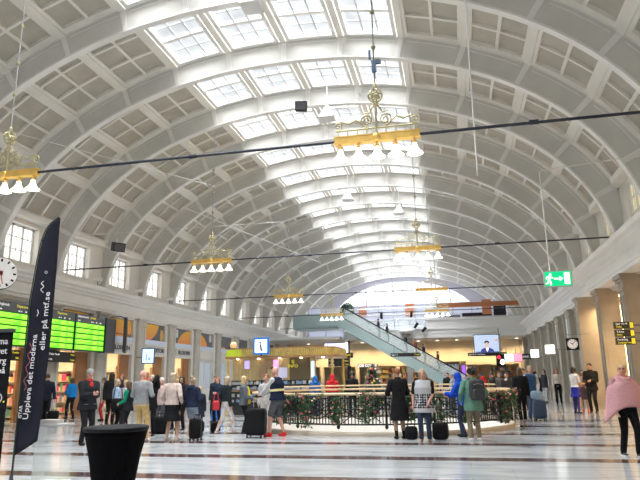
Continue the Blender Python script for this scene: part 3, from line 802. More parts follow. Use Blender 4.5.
# ------------------------------------------------------------------ departure boards
BGREEN = mat('lit_green_board_row', (.2,.6,.05), .4, emit=(.16,.88,.015), es=.95)
BGREEN2 = mat('lit_yellow_green_row', (.35,.7,.1), .4, emit=(.40,.95,.05), es=1.0)
BHEAD = mat('slate_board_header', (.13,.14,.16), .45)
BCASE = mat('dark_green_board_case', (.01,.06,.02), .4)
LW = mat('white_lettering', (.8,.8,.8), .5, emit=(1,1,1), es=.5)
LY = mat('yellow_lettering', (.8,.7,.05), .5, emit=(1,.85,.05), es=.5)
BT = [('departure_board',19.45,21.93,'Avgående','Departures','green lit departure board farthest left, partly behind the feather flag'),
      ('departure_board',22.02,24.42,'Avgående','Departures','green lit departure board in the middle, directly right of the feather flag'),
      ('departure_board',24.50,26.88,'Ankommande','Arrivals','green lit arrivals board, rightmost of the three above the shops')]
for nm, a, c, sv, en, lab in BT:
    e = empty(nm, (-11.3, a, 2.98)); tag(e, lab, 'departure board', 'green timetable boards'); W = c-a
    p = MB(); p.bx(-.35,0,0,W,0,1.68); p.build('case', BCASE, e)
    p = MB(); p.bx(0,.02,0,W,1.30,1.68); p.build('header', BHEAD, e)
    text('swedish_heading', sv, .15, LW, frameM((.022,.12,1.56),(0,1,0),(0,0,1)), e, 'LEFT', 1.0)
    text('english_heading', en, .15, LY, frameM((.022,W*.46,1.56),(0,1,0),(0,0,1)), e, 'LEFT', 1.0)
    p = MB()
    for q, w in ((.15,.10),(.28,.04),(W*.5,.10),(W*.5+.16,.05),(W*.66,.1),(W*.8,.12)): p.bx(.02,.026,q,q+w,1.345,1.395)
    p.build('column_headings', LW, e)
    for k in range(5):
        z = 1.06 - k*.255
        r = MB(); r.bx(0,.03,.05,W-.06,z,z+.205); ro = r.build('timetable_row', BGREEN, e)
        r = MB(); r.bx(.03,.034,.12,W*.50,z+.115,z+.185); r.bx(.03,.034,.12,W*.40,z+.03,z+.09); r.bx(.03,.034,W*.58,W*.74,z+.02,z+.19); r.bx(.03,.034,W*.80,W*.93,z+.06,z+.18)
        r.build('timetable_entry', BGREEN2, ro)
e = empty('board_end_cabinet', (-11.3,26.95,2.98)); tag(e, 'slate grey end cabinet closing the row of green boards', 'panel')  # cabinet at the end of the board row, without a hanger
p = MB(); p.bx(-.40,.0,0,.95,-.02,1.70); p.build('casing', BHEAD, e); p = MB(); p.bx(-.40,.02,0,.05,-.02,1.70); p.build('edge_trim', BCASE, e)
e = empty('hanging_monitor', (-11.15,28.6,2.95)); tag(e, 'dark monitor seen edge on beside the green boards', 'monitor')
p = MB(); p.box((0,0,.95),(1.5,.16,1.75),0,Matrix.Rotation(R_(118.5),4,'Z')); p.build('housing', mat('charcoal_housing',(.04,.045,.05),.4), e)
p = MB(); p.tube([(0,0,1.8),(-.3,0,1.95),(-.9,0,1.95)], .03, 6); p.build('bracket', DGREY, e)

# yellow-black direction signs under the boards
def dir_sign(x, y, z, w, h, lines, lab, rz=PI/2, grp='black direction signs with yellow arrows'):
    e = empty('direction_sign', (x,y,z), rz); tag(e, lab, 'sign', grp)
    p = MB(); p.bx(0,w,-.06,.06,0,h); p.build('panel', mat('black_sign_panel',(.015,.015,.015),.4), e)
    n = len(lines)
    for i, (a, b_) in enumerate(lines):
        zz = h - h*(i+.5)/n
        if a: text('white_text', a, h/n*.52, LW, frameM((.08,-.066,zz),(1,0,0),(0,0,1)), e, 'LEFT')
        if b_: text('yellow_text', b_, h/n*.52, LY, frameM((w-.08,-.066,zz),(1,0,0),(0,0,1)), e, 'RIGHT')
    p = MB()
    for q in (.12*w,.88*w): p.tube([(q,0,h),(q,0,h+.4)], .018, 6)
    p.build('hanger', DGREY, e)
dir_sign(-11.6,23.05,2.42,2.0,.46,[('T-bana  Pendel','Metro'),('1-19','Tracks')],'black direction sign with yellow words under the middle green board')
dir_sign(-11.6,19.75,2.42,1.6,.42,[('Bussar','Coaches'),('','Exit')],'black direction sign with yellow words behind the feather flag')

# wall clock on the left
def clock(loc, rz, D, lab, frame_m, square=False, hour=(7.3,52)):
    e = empty('clock', loc, rz); tag(e, lab, 'clock'); r = D/2
    p = MB()
    if square: p.box((0,.06,0),(D*1.25,.16,D*1.25))
    else:
        p.lathe([(r*1.02,0),(r*1.06,.06),(r*1.06,.16),(r*.9,.2)], seg=40, M=Matrix.Rotation(-PI/2,4,'X'))
    p.build('case', frame_m, e)
    p = MB(); p.lathe([(r,.0),(r,.03),(.001,.03)], seg=40, M=Matrix.Translation((0,-.03,0)) @ Matrix.Rotation(-PI/2,4,'X')); p.build('dial', mat('white_clock_dial',(.86,.86,.86),.35,emit=(1,1,1),es=.25), e)
    for k in range(12):
        p = MB(); M = Matrix.Rotation(k*PI/6,4,'Y'); p.bx(-.028*D,.028*D,-.045,-.03,r*.74,r*.93,0,M); p.build('hour_mark', BLACK, e)
    for (ang, L, w, nm, mm, dy) in ((-(hour[0]/12)*2*PI, r*.55, .035*D,'hour_hand',BLACK,0),(-(hour[1]/60)*2*PI, r*.85,.025*D,'minute_hand',BLACK,.006),(-(28/60)*2*PI, r*.72,.012*D,'second_hand',mat('red_hand',(.6,.02,.02),.4),.012)):
        p = MB(); p.bx(-w,w,-.052-dy,-.046-dy,-r*.15,L,0,Matrix.Rotation(-ang,4,'Y')); p.build(nm, mm, e)
    return e
clock((-11.15,19.35,5.66), R_(58), 1.20, 'large round white wall clock on the left above the departure boards', DGREY)
m_ = bpy.data.objects['clock']
p = MB(); p.tube([(0,.05,.6),(0,.3,.95),(0,.6,1.0)], .05, 8); p.build('wall_arm', mat('pale_bracket',(.6,.6,.58),.4), m_)
c2 = clock((10.80,28.6,2.86), R_(-8), .42, 'small square dark framed clock on a bracket by the right wall', BLACK, True, (10,8))
p = MB(); p.tube([(-.2,.06,.26),(-.2,.06,.42),(.75,.06,.42)], .018, 6); p.tube([(.2,.06,.26),(.2,.06,.42)], .018, 6); p.build('bracket', GREY, c2)

# blue-white hanging monitor on the left, and the screens of the far end
def screen(name, loc, rz, w, h, lab, cat, back, face, parts=(), d=.12):
    e = empty(name, loc, rz); tag(e, lab, cat)
    p = MB(); p.bx(-w/2-.05,w/2+.05,0,d,-.05,h+.05); p.build('housing', back, e)
    p = MB(); p.bx(-w/2,w/2,-.012,0,0,h); p.build('display', face, e)
    return e
BLUEW = mat('lit_pale_blue_display', (.6,.75,.9), .3, emit=(.62,.82,1.), es=1.1)
e = screen('information_monitor', (-11.25,31.3,2.56), R_(14), .62, .76, 'small blue and white lit monitor hanging in front of the left columns', 'monitor', mat('blue_monitor_frame',(.03,.13,.45),.4), BLUEW)
p = MB(); p.bx(-.10,-.04,-.02,-.012,.12,.5); p.bx(.03,.13,-.02,-.012,.15,.3); p.build('pictogram', mat('mid_blue_graphic',(.1,.35,.8),.4,emit=(.2,.45,.9),es=.5), e)
p = MB(); p.bx(-.33,-.29,-.0,.12,-.02,.66); p.build('side_strip', mat('purple_brown_strip',(.15,.08,.13),.5), e)
p = MB(); p.tube([(-.3,.06,.3),(-.7,.1,.3)], .03, 6); p.build('wall_bracket', GREY, e)
# big television under the mezzanine
e = screen('television', (8.50,56.0,3.62), 0, 2.2, 1.55, 'large television showing a news presenter under the mezzanine at right', 'television', BLACK, mat('screen_pale_blue_studio',(.5,.6,.75),.3,emit=(.52,.62,.85),es=.75))
SKINS = mat('screen_skin_tone',(.7,.45,.35),.4,emit=(.85,.6,.5),es=.6); 
p = MB(); p.ell((-.02,-.016,.72),(.17,.01,.23)); p.bx(-.06,.06,-.024,-.013,.38,.6); p.build('presenter_face', SKINS, e, True)
p = MB(); p.ell((-.02,-.014,.88),(.21,.008,.17)); p.build('presenter_hair', mat('screen_dark',(.02,.02,.04),.4), e, True)
p = MB(); p.prism([(-.62,.0),(.60,.0),(.52,.26),(.22,.42),(-.24,.42),(-.54,.26)], lambda u,v,d:(u,-.014-d,v),0,.006); p.build('presenter_jacket', mat('screen_navy',(.06,.06,.25),.4,emit=(.08,.08,.35),es=.5), e)
p = MB(); p.prism([(-.12,.40),(.10,.40),(.02,.12),(-.04,.12)], lambda u,v,d:(u,-.021-d,v),0,.004); p.build('presenter_shirt', LIT, e)
p = MB(); p.bx(-1.0,1.0,-.02,-.013,.0,.10); p.build('caption_bar', mat('screen_caption',(.1,.15,.3),.4,emit=(.2,.28,.5),es=.5), e)
p = MB(); p.bx(.72,.92,-.02,-.013,1.0,1.15); p.build('channel_logo', mat('screen_orange',(.8,.35,.1),.4,emit=(.9,.4,.15),es=.6), e)
p = MB(); p.tube([(-.7,.06,1.35),(-.7,.06,1.6)],.04,6); p.tube([(.7,.06,1.35),(.7,.06,1.6)],.04,6); p.build('hanger', DGREY, e)
e = screen('advertising_screen', (-4.2,50.0,3.42), R_(4), 1.75, 1.05, 'advertising screen in a black frame behind the gold kiosk', 'screen', BLACK, mat('screen_pale_violet',(.6,.6,.75),.3,emit=(.72,.70,.92),es=.8))
p = MB(); p.ell((.1,-.016,.55),(.13,.008,.13)); p.bx(-.35,.5,-.02,-.013,.12,.42); p.build('printed_figure', mat('screen_dark_red',(.25,.05,.08),.4), e)
p = MB(); p.bx(.93,1.12,-.03,.0,-.05,1.10); p.build('lit_side_panel', LIT, e)
p = MB(); p.bx(1.12,1.26,-.05,.14,-.85,1.2); p.build('post', BLACK, e); p = MB(); p.bx(1.05,1.33,-.12,.2,-3.42,-.85); p.build('pedestal', BLACK, e)
dir_sign(-4.55,49.0,2.52,1.75,.86,[('Spår 1-19','Tracks'),('T-bana','Metro'),('Utgång','Exit')],'black and yellow direction sign beneath the advertising screen',0)
dir_sign(6.75,55.0,3.30,3.3,.28,[('Spår 10-19  Tunnelbana','Tracks')],'long black direction sign right under the big television',0)
dir_sign(-.9,30.5,2.55,1.5,.26,[('Toaletter','WC')],'dark direction sign with a yellow word above the decorated tree',0)
dir_sign(1.0,45.0,3.05,2.2,.26,[('Spår 1-9','Tracks')],'narrow black direction sign above the dark coated people by the ring',0)
dir_sign(9.35,48.0,2.92,.9,.25,[('Buss','Bus')],'small black and yellow direction sign left of the pink sign',0)
e = empty('shop_fascia_sign', (-3.0,60.0,2.75)); tag(e, 'white lit coffee shop lettering on the cream end wall', 'sign')
p = MB(); p.bx(-.9,1.1,0,.06,-.16,.2); p.build('panel', mat('brown_grey_fascia',(.3,.22,.16),.5), e); text('lettering','JOE COFFEE',.34,LIT,frameM((.1,-.01,.02),(1,0,0),(0,0,1)),e)
# end-wall shop features
e = empty('poster_panel', (4.9,60.0,0)); tag(e, 'pale grey poster panel standing at the foot of the escalator', 'poster')
p = MB(); p.bx(-1.15,1.15,0,.12,.0,3.0); p.build('frame', mat('brown_frame',(.22,.13,.07),.5), e); p = MB(); p.bx(-1.0,1.0,-.03,0,.25,2.75); p.build('sheet', mat('pale_grey_sheet',(.50,.52,.56),.4,emit=(.55,.58,.65),es=.25), e)
p = MB()
for k in range(7): p.tube([(-.9+.3*k,-.05,2.85),(-.9+.3*k,-.05,2.6)], .05, 6)
p.build('hanging_lamps', DGREY, e)
e = empty('light_column', (6.35,59.5,0)); tag(e, 'slim column sign with a glowing violet panel', 'sign'); p = MB(); p.bx(-.25,.25,0,.3,0,3.0); p.build('post', mat('tan_post',(.5,.36,.2),.5), e)
p = MB(); p.bx(-.16,.16,-.04,0,1.5,2.6); p.build('violet_panel', mat('lit_violet_panel',(.3,.1,.8),.4,emit=(.35,.12,1.),es=1.2), e)
def shelf_unit(x, y, w, lab, n=5, goods=None):
    e = empty('shelf_unit', (x,y,0)); tag(e, lab, 'shelf')
    p = MB(); p.bx(-w/2,-w/2+.06,0,.5,0,2.6); p.bx(w/2-.06,w/2,0,.5,0,2.6); p.bx(-w/2,w/2,.44,.5,0,2.6)
    for k in range(n+1): z = .06+2.5*k/n; p.bx(-w/2,w/2,0,.5,z-.03,z+.03)
    p.build('frame', mat('honey_wood',(.55,.36,.16),.5), e)
    p = MB(); cols = [(.5,.1,.1),(.75,.7,.6),(.1,.1,.12),(.7,.5,.15),(.25,.3,.4)]
    for k in range(n):
        z = .09+2.5*k/n; q = -w/2+.1
        while q < w/2-.25: ww = rng.uniform(.1,.28); p.bx(q,q+ww*.85,.05,.4,z,z+rng.uniform(.2,.42),rng.randrange(5)); q += ww
    g = p.build('goods', [mat('shelf_goods_%d'%i,c,.5) for i,c in enumerate(cols)], e); g['kind'] = 'stuff'
shelf_unit(7.6,61.0,1.3,'honey wood shelf of goods right of the violet column sign')
shelf_unit(10.0,61.2,2.2,'wide honey wood shelf of goods under the television')
shelf_unit(-2.0,62.2,2.6,'wide shelf of goods below the cream end wall, behind the decorated tree')
shelf_unit(1.6,62.2,2.6,'shelf of goods behind the foot of the escalator')
# light boxes, pink sign on the right wall
def lightbox(x, y, z, w, lab):
    e = empty('light_box_sign', (x,y,z)); tag(e, lab, 'sign', 'square white light box signs')
    p = MB(); p.bx(-w/2-.03,w/2+.03,0,.16,-w/2-.03,w/2+.03); p.build('frame', WHITE, e); p = MB(); p.bx(-w/2,w/2,-.012,0,-w/2,w/2); p.build('face', LIT, e)
    p = MB(); p.tube([(w/2,.08,0),(12.3-x,.08,0)], .025, 6); p.build('wall_arm', GREY, e)
lightbox(10.35,32.2,2.80,.42,'glowing white square sign on the right wall, nearer and larger one')
lightbox(10.55,40.0,2.88,.46,'glowing white square sign on the right wall, farther and smaller one')
e = empty('pink_sign', (9.85,47.0,2.55)); tag(e, 'glowing sign fading from white to pink at the end of the right wall', 'sign')
p = MB(); p.bx(-.65,.65,0,.15,0,.62); p.build('housing', DGREY, e)
p = MB(); p.bx(.0,.62,-.012,0,.03,.59); p.build('pink_face', mat('lit_pink',(.9,.3,.4),.4,emit=(1,.28,.42),es=1.3), e); p = MB(); p.bx(-.62,.0,-.012,0,.03,.59); p.build('white_face', mat('lit_cool_white',(.8,.9,.95),.4,emit=(.8,.92,1),es=1.3), e)
p = MB(); p.tube([(.6,.08,.3),(2.45,.08,.3)], .03, 6); p.build('wall_arm', GREY, e)
e = empty('traffic_light_sign', (8.9,46.5,2.35)); tag(e, 'small dark sign with a red and a white lamp beside the pink sign', 'sign')
p = MB(); p.bx(-.3,.3,0,.12,-.1,.75); p.build('housing', BLACK, e); p = MB(); p.ell((-.1,-.01,.55),(.13,.03,.13)); p.build('red_lamp', mat('lit_red',(.8,.02,.05),.4,emit=(1,.03,.08),es=1.3), e); p = MB(); p.ell((.12,-.01,.2),(.16,.03,.2)); p.build('white_lamp', LIT, e)
p = MB(); p.tube([(0,.06,.75),(0,.06,2.7)],.03,6); p.build('hanger', DGREY, e)
e = empty('dark_blade_sign', (10.75,47.5,2.72)); tag(e, 'small dark blade sign with pale letters right of the pink sign', 'sign')
p = MB(); p.bx(-.4,.4,0,.12,0,.42); p.build('panel', mat('navy_sign',(.03,.03,.06),.4), e); text('lettering','BANK',.22,LW,frameM((0,-.01,.2),(1,0,0),(0,0,1)),e); p = MB(); p.tube([(.4,.06,.2),(1.55,.06,.2)],.03,6); p.build('wall_arm', GREY, e)
DSL = ['black direction sign with white and yellow words at right, topmost of three','black direction sign with white and yellow words at right, middle of three','black direction sign with white and yellow words at right, lowest of three']
for i, (tx, ty, z) in enumerate((('Spår 10-19','Tracks',3.10),('T-bana','Metro',2.84),('Pendeltåg','Commuter trains',2.58))):
    e = empty('direction_sign', (11.08,21.7,z), R_(8)); tag(e, DSL[i], 'sign', 'three stacked direction signs')
    p = MB(); p.bx(-.16,.46,-.05,.05,-.115,.115); p.build('panel', mat('olive_black_sign',(.05,.05,.03),.4), e)
    text('white_text',tx,.085,LW,frameM((-.12,-.056,.045),(1,0,0),(0,0,1)),e,'LEFT'); text('yellow_text',ty,.085,LY,frameM((-.12,-.056,-.05),(1,0,0),(0,0,1)),e,'LEFT',.8)
    p = MB(); p.bx(.33,.44,-.058,-.05,-.09,.09); p.build('arrow_field', LY, e); p = MB(); p.tube([(.46,0,0),(.75,0,0)],.02,6); p.build('bracket', DGREY, e)

# ------------------------------------------------------------------ information kiosk with gold canopy
GSTRIP = mat('gold_ribbed_fascia', (.80,.62,.22), .38, .55, noise=(3,.3))
LIME = mat('lime_lit_fascia', (.5,.6,.05), .35, emit=(.5,.62,.05), es=.35)
e = empty('information_kiosk', (-2.04,26.0,0)); tag(e, 'wide information kiosk with ribbed gold canopy in the middle of the hall', 'kiosk')
W2, D2 = 2.66, 3.2
def rr(x0,x1,y0,y1,r,N=6):
    out = []
    for cx, cy, a0 in ((x1-r,y0+r,-PI/2),(x1-r,y1-r,0),(x0+r,y1-r,PI/2),(x0+r,y0+r,PI)):
        for i in range(N+1): t = a0+PI/2*i/N; out.append((cx+r*math.cos(t), cy+r*math.sin(t)))
    return out
p = MB(); p.prism(rr(-W2,W2,0,D2,.5), lambda u,v,d:(u,v,d), 2.48, 2.56); p.prism(rr(-W2+.1,W2-.1,.1,D2-.1,.5), lambda u,v,d:(u,v,d), 2.86, 2.92); p.build('canopy_slab', mat('copper_brown_edge',(.50,.28,.14),.4,.4), e)
p = MB(); q = rr(-W2+.06,W2-.06,.06,D2-.06,.5,10)
for i in range(len(q)):
    A = Vector(q[i]); B = Vector(q[(i+1) % len(q)]); L = (B-A).length; k = max(1, int(L/.09))
    for j in range(k):
        c = A.lerp(B,(j+.5)/k); t = (B-A).normalized()
        p.tube([(c.x,c.y,2.56),(c.x,c.y,2.87)], .036, 6, 1 if (c.x < -1.75 and c.y < .6) else 0)
p.build('ribbed_fascia', [GSTRIP, LIME], e)
p = MB(); p.bx(-W2+.35,1.6,.5,.62,1.50,2.48); p.build('upper_wall', mat('gold_beige_panel',(.66,.53,.30),.4,noise=(1.5,.2)), e)
p = MB()
for k in range(24): x = -W2+.4+(W2+1.15)*k/23; p.bx(x-.012,x+.012,.47,.5,1.5,2.48)
p.build('wall_battens', GSTRIP, e)
for x, w, z, h, mm in ((-1.60,.22,2.02,.36,mat('lit_violet_poster',(.5,.4,.8),.4,emit=(.6,.5,1),es=.8)),(-.85,.36,1.62,.7,mat('tan_poster',(.45,.33,.2),.5)),(-.22,.22,2.05,.34,mat('lit_magenta_poster',(.8,.3,.8),.4,emit=(.9,.5,1),es=.9)),(.10,.40,1.60,.45,mat('pale_lilac_poster',(.55,.55,.75),.4,emit=(.55,.55,.8),es=.4)),(-.55,.30,1.98,.38,mat('tan_poster',(.45,.33,.2),.5))):
    p = MB(); p.bx(x-w/2,x+w/2,.42,.47,z-.0,z+h); p.build('wall_poster', mm, e)
p = MB(); p.bx(.42,1.36,.44,.5,1.5,2.46); po = p.build('dark_display_panel', mat('olive_brown_panel',(.14,.11,.06),.4), e)
text('lettering','SJ\nINFO',.20,LY,frameM((.58,.43,2.2),(1,0,0),(0,0,1)),po)
p = MB(); p.bx(1.42,1.56,.42,.5,1.6,2.3); p.build('lit_panel', mat('lit_blue_white_panel',(.6,.75,.9),.3,emit=(.55,.75,1),es=1.1), e)
p = MB(); p.bx(-W2+.3,1.7,.35,1.2,0,1.02); p.bx(-W2+.3,1.7,.5,.62,1.02,1.5); p.build('counter', mat('dark_counter',(.03,.03,.035),.4), e)
p = MB(); p.bx(-W2+.22,1.78,.2,1.25,1.02,1.07); p.build('counter_top', mat('copper_brown_edge',(.5,.28,.14),.4,.4), e)
for z in (1.10,1.32): 
    p = MB(); p.bx(-W2+.35,1.65,.3,.5,z-.02,z); p.build('brochure_shelf', DGREY, e)
p = MB()
for z in (1.10,1.32,.55,.78):
    x = -W2+.4
    while x < 1.5: w = rng.uniform(.07,.16); p.bx(x,x+w*.9,.30 if z<1 else .34,.36 if z<1 else .46,z,z+rng.uniform(.09,.16),rng.randrange(4)); x += w*rng.choice((1,1,1.9))
g = p.build('brochures', [mat('brochure_%d'%i,c,.5) for i,c in enumerate([(.65,.68,.72),(.25,.38,.55),(.5,.5,.5),(.12,.2,.35)])], e); g['kind'] = 'stuff'
for x in (-W2+.2,W2-.25):
    for y in (.3, D2-.3):
        p = MB(); p.tube([(x,y,0),(x,y,2.5)], .06, 10); p.build('post', GSTRIP, e)
for x in (-2.0,-1.0,0,1.0,2.0):  # glowing discs added under the canopy to brighten the kiosk wall
    p = MB(); p.lathe([(.06,0),(.06,.03),(.001,.03)],(x,.30,2.44),14); p.build('canopy_fill_light', mat('canopy_fill_glow',(.9,.8,.6),.4,emit=(1,.82,.55),es=10), e)
e = empty('information_sign', (-2.70,25.6,2.61)); tag(e, 'square blue and white lit information sign on the gold kiosk', 'sign')
p = MB(); p.bx(-.36,.36,0,.14,0,.74); p.build('blue_frame', mat('bright_blue_frame',(.02,.18,.62),.35,emit=(.02,.2,.7),es=.35), e)
p = MB(); p.bx(-.28,.28,-.012,0,.08,.66); p.build('lit_face', mat('lit_ice_white',(.85,.92,1),.3,emit=(.85,.93,1),es=1.1), e)
text('letter','i',.62,mat('navy_letter',(.02,.04,.12),.4),frameM((.0,-.02,.34),(1,0,.18),(-.18,0,1)),e,bold=.012)
p = MB(); p.tube([(0,.07,.0),(0,.07,-.06)],.04,6); p.build('mount', DGREY, e)
e = empty('cafe_light_sign', (-4.30,26.4,2.94)); tag(e, 'small orange globe lamp standing on the left end of the kiosk canopy', 'lamp')
p = MB(); p.ell((0,0,.16),(.16,.16,.16)); p.build('globe', mat('orange_globe',(.8,.5,.25),.4,emit=(1,.6,.3),es=.5), e, True); p = MB(); p.lathe([(.1,-.02),(.08,.04)],seg=12); p.build('foot', DGREY, e)

# ------------------------------------------------------------------ round balustrade
e = empty('round_balustrade', (RCX,RCY,0)); tag(e, 'circular black iron balustrade with oak handrail around the opening in the floor', 'balustrade')
def ringtube(mb, r, z, rad, seg=8, mi=0, N=96): mb.tube([(r*math.cos(t),r*math.sin(t),z) for t in [2*PI*i/N for i in range(N)]], rad, seg, mi, None, True)
p = MB(); p.lathe([(RR-.12,0),(RR+.03,0),(RR+.03,.07),(RR+.01,.11),(RR-.12,.11)], seg=96, cap=False); p.build('plinth', mat('cream_plinth_stone',(.62,.54,.44),.5,noise=(2,.06)), e)
p = MB(); p.lathe([(RR-.14,1.06),(RR+.07,1.06),(RR+.08,1.09),(RR+.06,1.13),(RR-.12,1.13),(RR-.14,1.10),(RR-.14,1.06)], seg=96, cap=False); p.build('handrail', RAILW, e, True)
p = MB(); p.tube([((RR-.16)*math.cos(t),(RR-.16)*math.sin(t),1.24) for t in [R_(20+140*i/40) for i in range(41)]], .028, 8); p.build('inner_rail', RAILW, e)
p = MB(); ringtube(p,RR-.04,.30,.022); ringtube(p,RR-.04,.98,.018); p.build('iron_rail', BLACKM, e)
NP = 20
for i in range(NP):
    t = 2*PI*(i+.5)/NP - PI/2
    p = MB(); c, s = math.cos(t), math.sin(t); r = RR-.04
    p.tube([(r*c,r*s,.18),(r*c,r*s,1.07)], .032, 8); p.ell((r*c,r*s,.24),(.05,.05,.05)); p.build('post', BLACKM, e)
for i in range(NP):
    t0 = 2*PI*(i+.5)/NP - PI/2; t1 = t0 + 2*PI/NP; r = RR-.04; p = MB()
    nb = 14
    for j in range(1, nb):
        t = t0+(t1-t0)*j/nb
        p.tube([(r*math.cos(t),r*math.sin(t),.30),(r*math.cos(t),r*math.sin(t),.98)], .015, 5)
    p.tube([(r*math.cos(t0+(t1-t0)*q),r*math.sin(t0+(t1-t0)*q),.86-.42*math.sin(PI*q)) for q in [k/16 for k in range(17)]], .016, 6)
    for cq in (.17,.5,.83):
        p.tube([(r*math.cos(t0+(t1-t0)*(cq+.13*math.cos(a))),r*math.sin(t0+(t1-t0)*(cq+.13*math.cos(a))),.66+.15*math.sin(a)) for a in [2*PI*k/16 for k in range(16)]], .012, 5, 0, None, True)
    for q0, q1, za, zb in ((.1,.9,.34,.94),(.9,.1,.34,.94)):
        p.tube([(r*math.cos(t0+(t1-t0)*q),r*math.sin(t0+(t1-t0)*q),z) for q, z in [(q0+(q1-q0)*k/10, za+(zb-za)*(k/10)+.05*math.sin(k/10*2*PI)) for k in range(11)]], .014, 5)
    p.build('railing_panel', BLACKM, e)
# flower garlands
LEAFM = [mat('dark_green_leaf',(.025,.065,.025),.55,noise=(8,.3)), mat('mid_green_leaf',(.05,.12,.04),.55,noise=(8,.3))]
PETM = [mat('deep_pink_petal',(.55,.07,.12),.6), mat('salmon_pink_petal',(.70,.25,.24),.6), mat('pale_blush_petal',(.75,.48,.44),.6)]
def garland(ang, z0, z1, wd, lab, nl=330, nf=9, swag=None):
    t = R_(ang); r = RR+.05
    e = empty('flower_garland', (RCX,RCY,0)); tag(e, lab, 'garland', 'flower garlands on the balustrade')
    p = MB(); fl_ = MB()
    def pos():
        if swag: q = rng.random(); a = t + R_(swag)*q; z = z1 - .18*math.sin(PI*q*3)**2 + rng.gauss(0,.045); w_ = 0
        else: a = t + rng.gauss(0,wd)/RR; z = rng.uniform(z0,z1)
        rr_ = r + abs(rng.gauss(0,.055)); return Vector((rr_*math.cos(a), rr_*math.sin(a), z))
    for i in range(nl):
        c = pos(); u = Vector((rng.gauss(0,1),rng.gauss(0,1),rng.gauss(0,1))).normalized(); v = u.orthogonal().normalized(); s = rng.uniform(.03,.065)
        k = u.cross(v)*s*.15
        p.add([c-u*s, c+v*s*.4+k, c+u*s, c-v*s*.4+k], [(0,1,2,3)], rng.randrange(2))
    for i in range(nf):
        c = pos(); c2 = Vector((c.x,c.y,0)).normalized()*.05; s = rng.uniform(.02,.036); fl_.ell(tuple(c+c2), (s,s,s*.8), rng.choices((0,1,2),(5,3,2))[0], None, 1,1,7,5)
    g = p.build('foliage', LEAFM, e); g['kind'] = 'stuff'; g = fl_.build('blossoms', PETM, e, True); g['kind'] = 'stuff'
GL = [(-124,.25,1.1,.18,'flower garland wound on the rail post just right of the man in red shoes'),(-112,.2,1.1,.12,'flower garland on the rail third post, below the blue hooded person'),
      (-99,.3,1.0,.09,'slim flower garland at the left of the curved iron swag'),(-88,.35,1.15,.13,'flower garland hanging in front of the decorated tree'),
      (-63,.2,1.05,.16,'thick flower garland right beside the woman in the patterned tunic'),(-51,.3,1.1,.1,'flower garland between the patterned tunic and the blue hooded jacket'),
      (-24,.2,1.1,.22,'dense green garland right of the person with the green jacket'),(-8,.2,1.15,.26,'dense green garland at the right end of the balustrade'),(-140,.3,1.1,.14,'flower garland behind the legs of the man in red shoes'),(-72,.4,1.05,.08,'slim red flowered garland between the black coat and the decorated tree')]
for g in GL: garland(*g[:4], g[4])
garland(-138,0,1.06,.1,'long pink flower garland draped along the left handrail',420,34,34)
garland(-44,0,1.06,.1,'flower garland draped along the right handrail behind the green backpack',420,24,38)
# decorated tree beyond the ring
e = empty('decorated_tree', (2.15,26.2,0)); tag(e, 'dark green conifer hung with red and gold baubles beyond the balustrade', 'tree')
p = MB()
for i in range(1500):
    h = rng.random()**1.25; z = .35+1.75*h; rad = (.62*(1-h)+.06)*math.sqrt(rng.uniform(.35,1)); a = rng.uniform(0,2*PI)
    c = Vector((rad*math.cos(a),rad*math.sin(a),z)); d = Vector((math.cos(a),math.sin(a),rng.uniform(-.7,.1))).normalized(); s = rng.uniform(.06,.12); v = d.orthogonal().normalized()*s*.22
    p.add([c-d*s,c+v,c+d*s,c-v],[(0,1,2,3)],rng.randrange(2))
g = p.build('needles', LEAFM, e); g['kind'] = 'stuff'
p = MB(); p.tube([(0,0,.1),(0,0,2.0)],[.05,.015],8); p.build('trunk', mat('bark',(.12,.07,.04),.8), e); p = MB(); p.lathe([(.2,0),(.26,.3),(.24,.32)],seg=16); p.build('pot', mat('dark_pot',(.1,.05,.04),.5), e)
for i in range(26):
    h = rng.random(); a = rng.uniform(PI,2*PI); rad = .62*(1-h)+.1; p = MB(); p.ell((rad*math.cos(a),rad*math.sin(a),.4+1.65*h),(.05,.05,.05),0,None,1,1,10,7); p.build('bauble', [PETM[0],GOLD,mat('silver_bauble',(.7,.7,.72),.2,.8)][i%3], e, True)

# ------------------------------------------------------------------ foreground: bar table, feather flag, roll-up banner, acrylic stand
FAB = mat('black_stretch_fabric', (.004,.004,.005), .9, spec=.08)
e = empty('bar_table', (2.72,5.02,0)); tag(e, 'round bar table in a black stretch cover in the foreground', 'table')
p = MB(); p.lathe([(.26,0.0),(.27,.02),(.235,.16),(.185,.38),(.172,.50),(.182,.64),(.215,.84),(.258,1.02),(.270,1.075)], seg=48); p.build('stretch_cover', FAB, e, True)
p = MB(); p.lathe([(.270,1.075),(.280,1.085),(.280,1.105),(.272,1.113),(.001,1.115)], seg=48); p.build('table_top', mat('charcoal_table_top',(.010,.010,.013),.6,spec=.2), e, True)
for a in (45,135,225,315):
    p = MB(); p.ell((0.24*math.cos(R_(a)),.24*math.sin(R_(a)),.02),(.05,.05,.02)); p.build('foot_pocket', FAB, e, True)
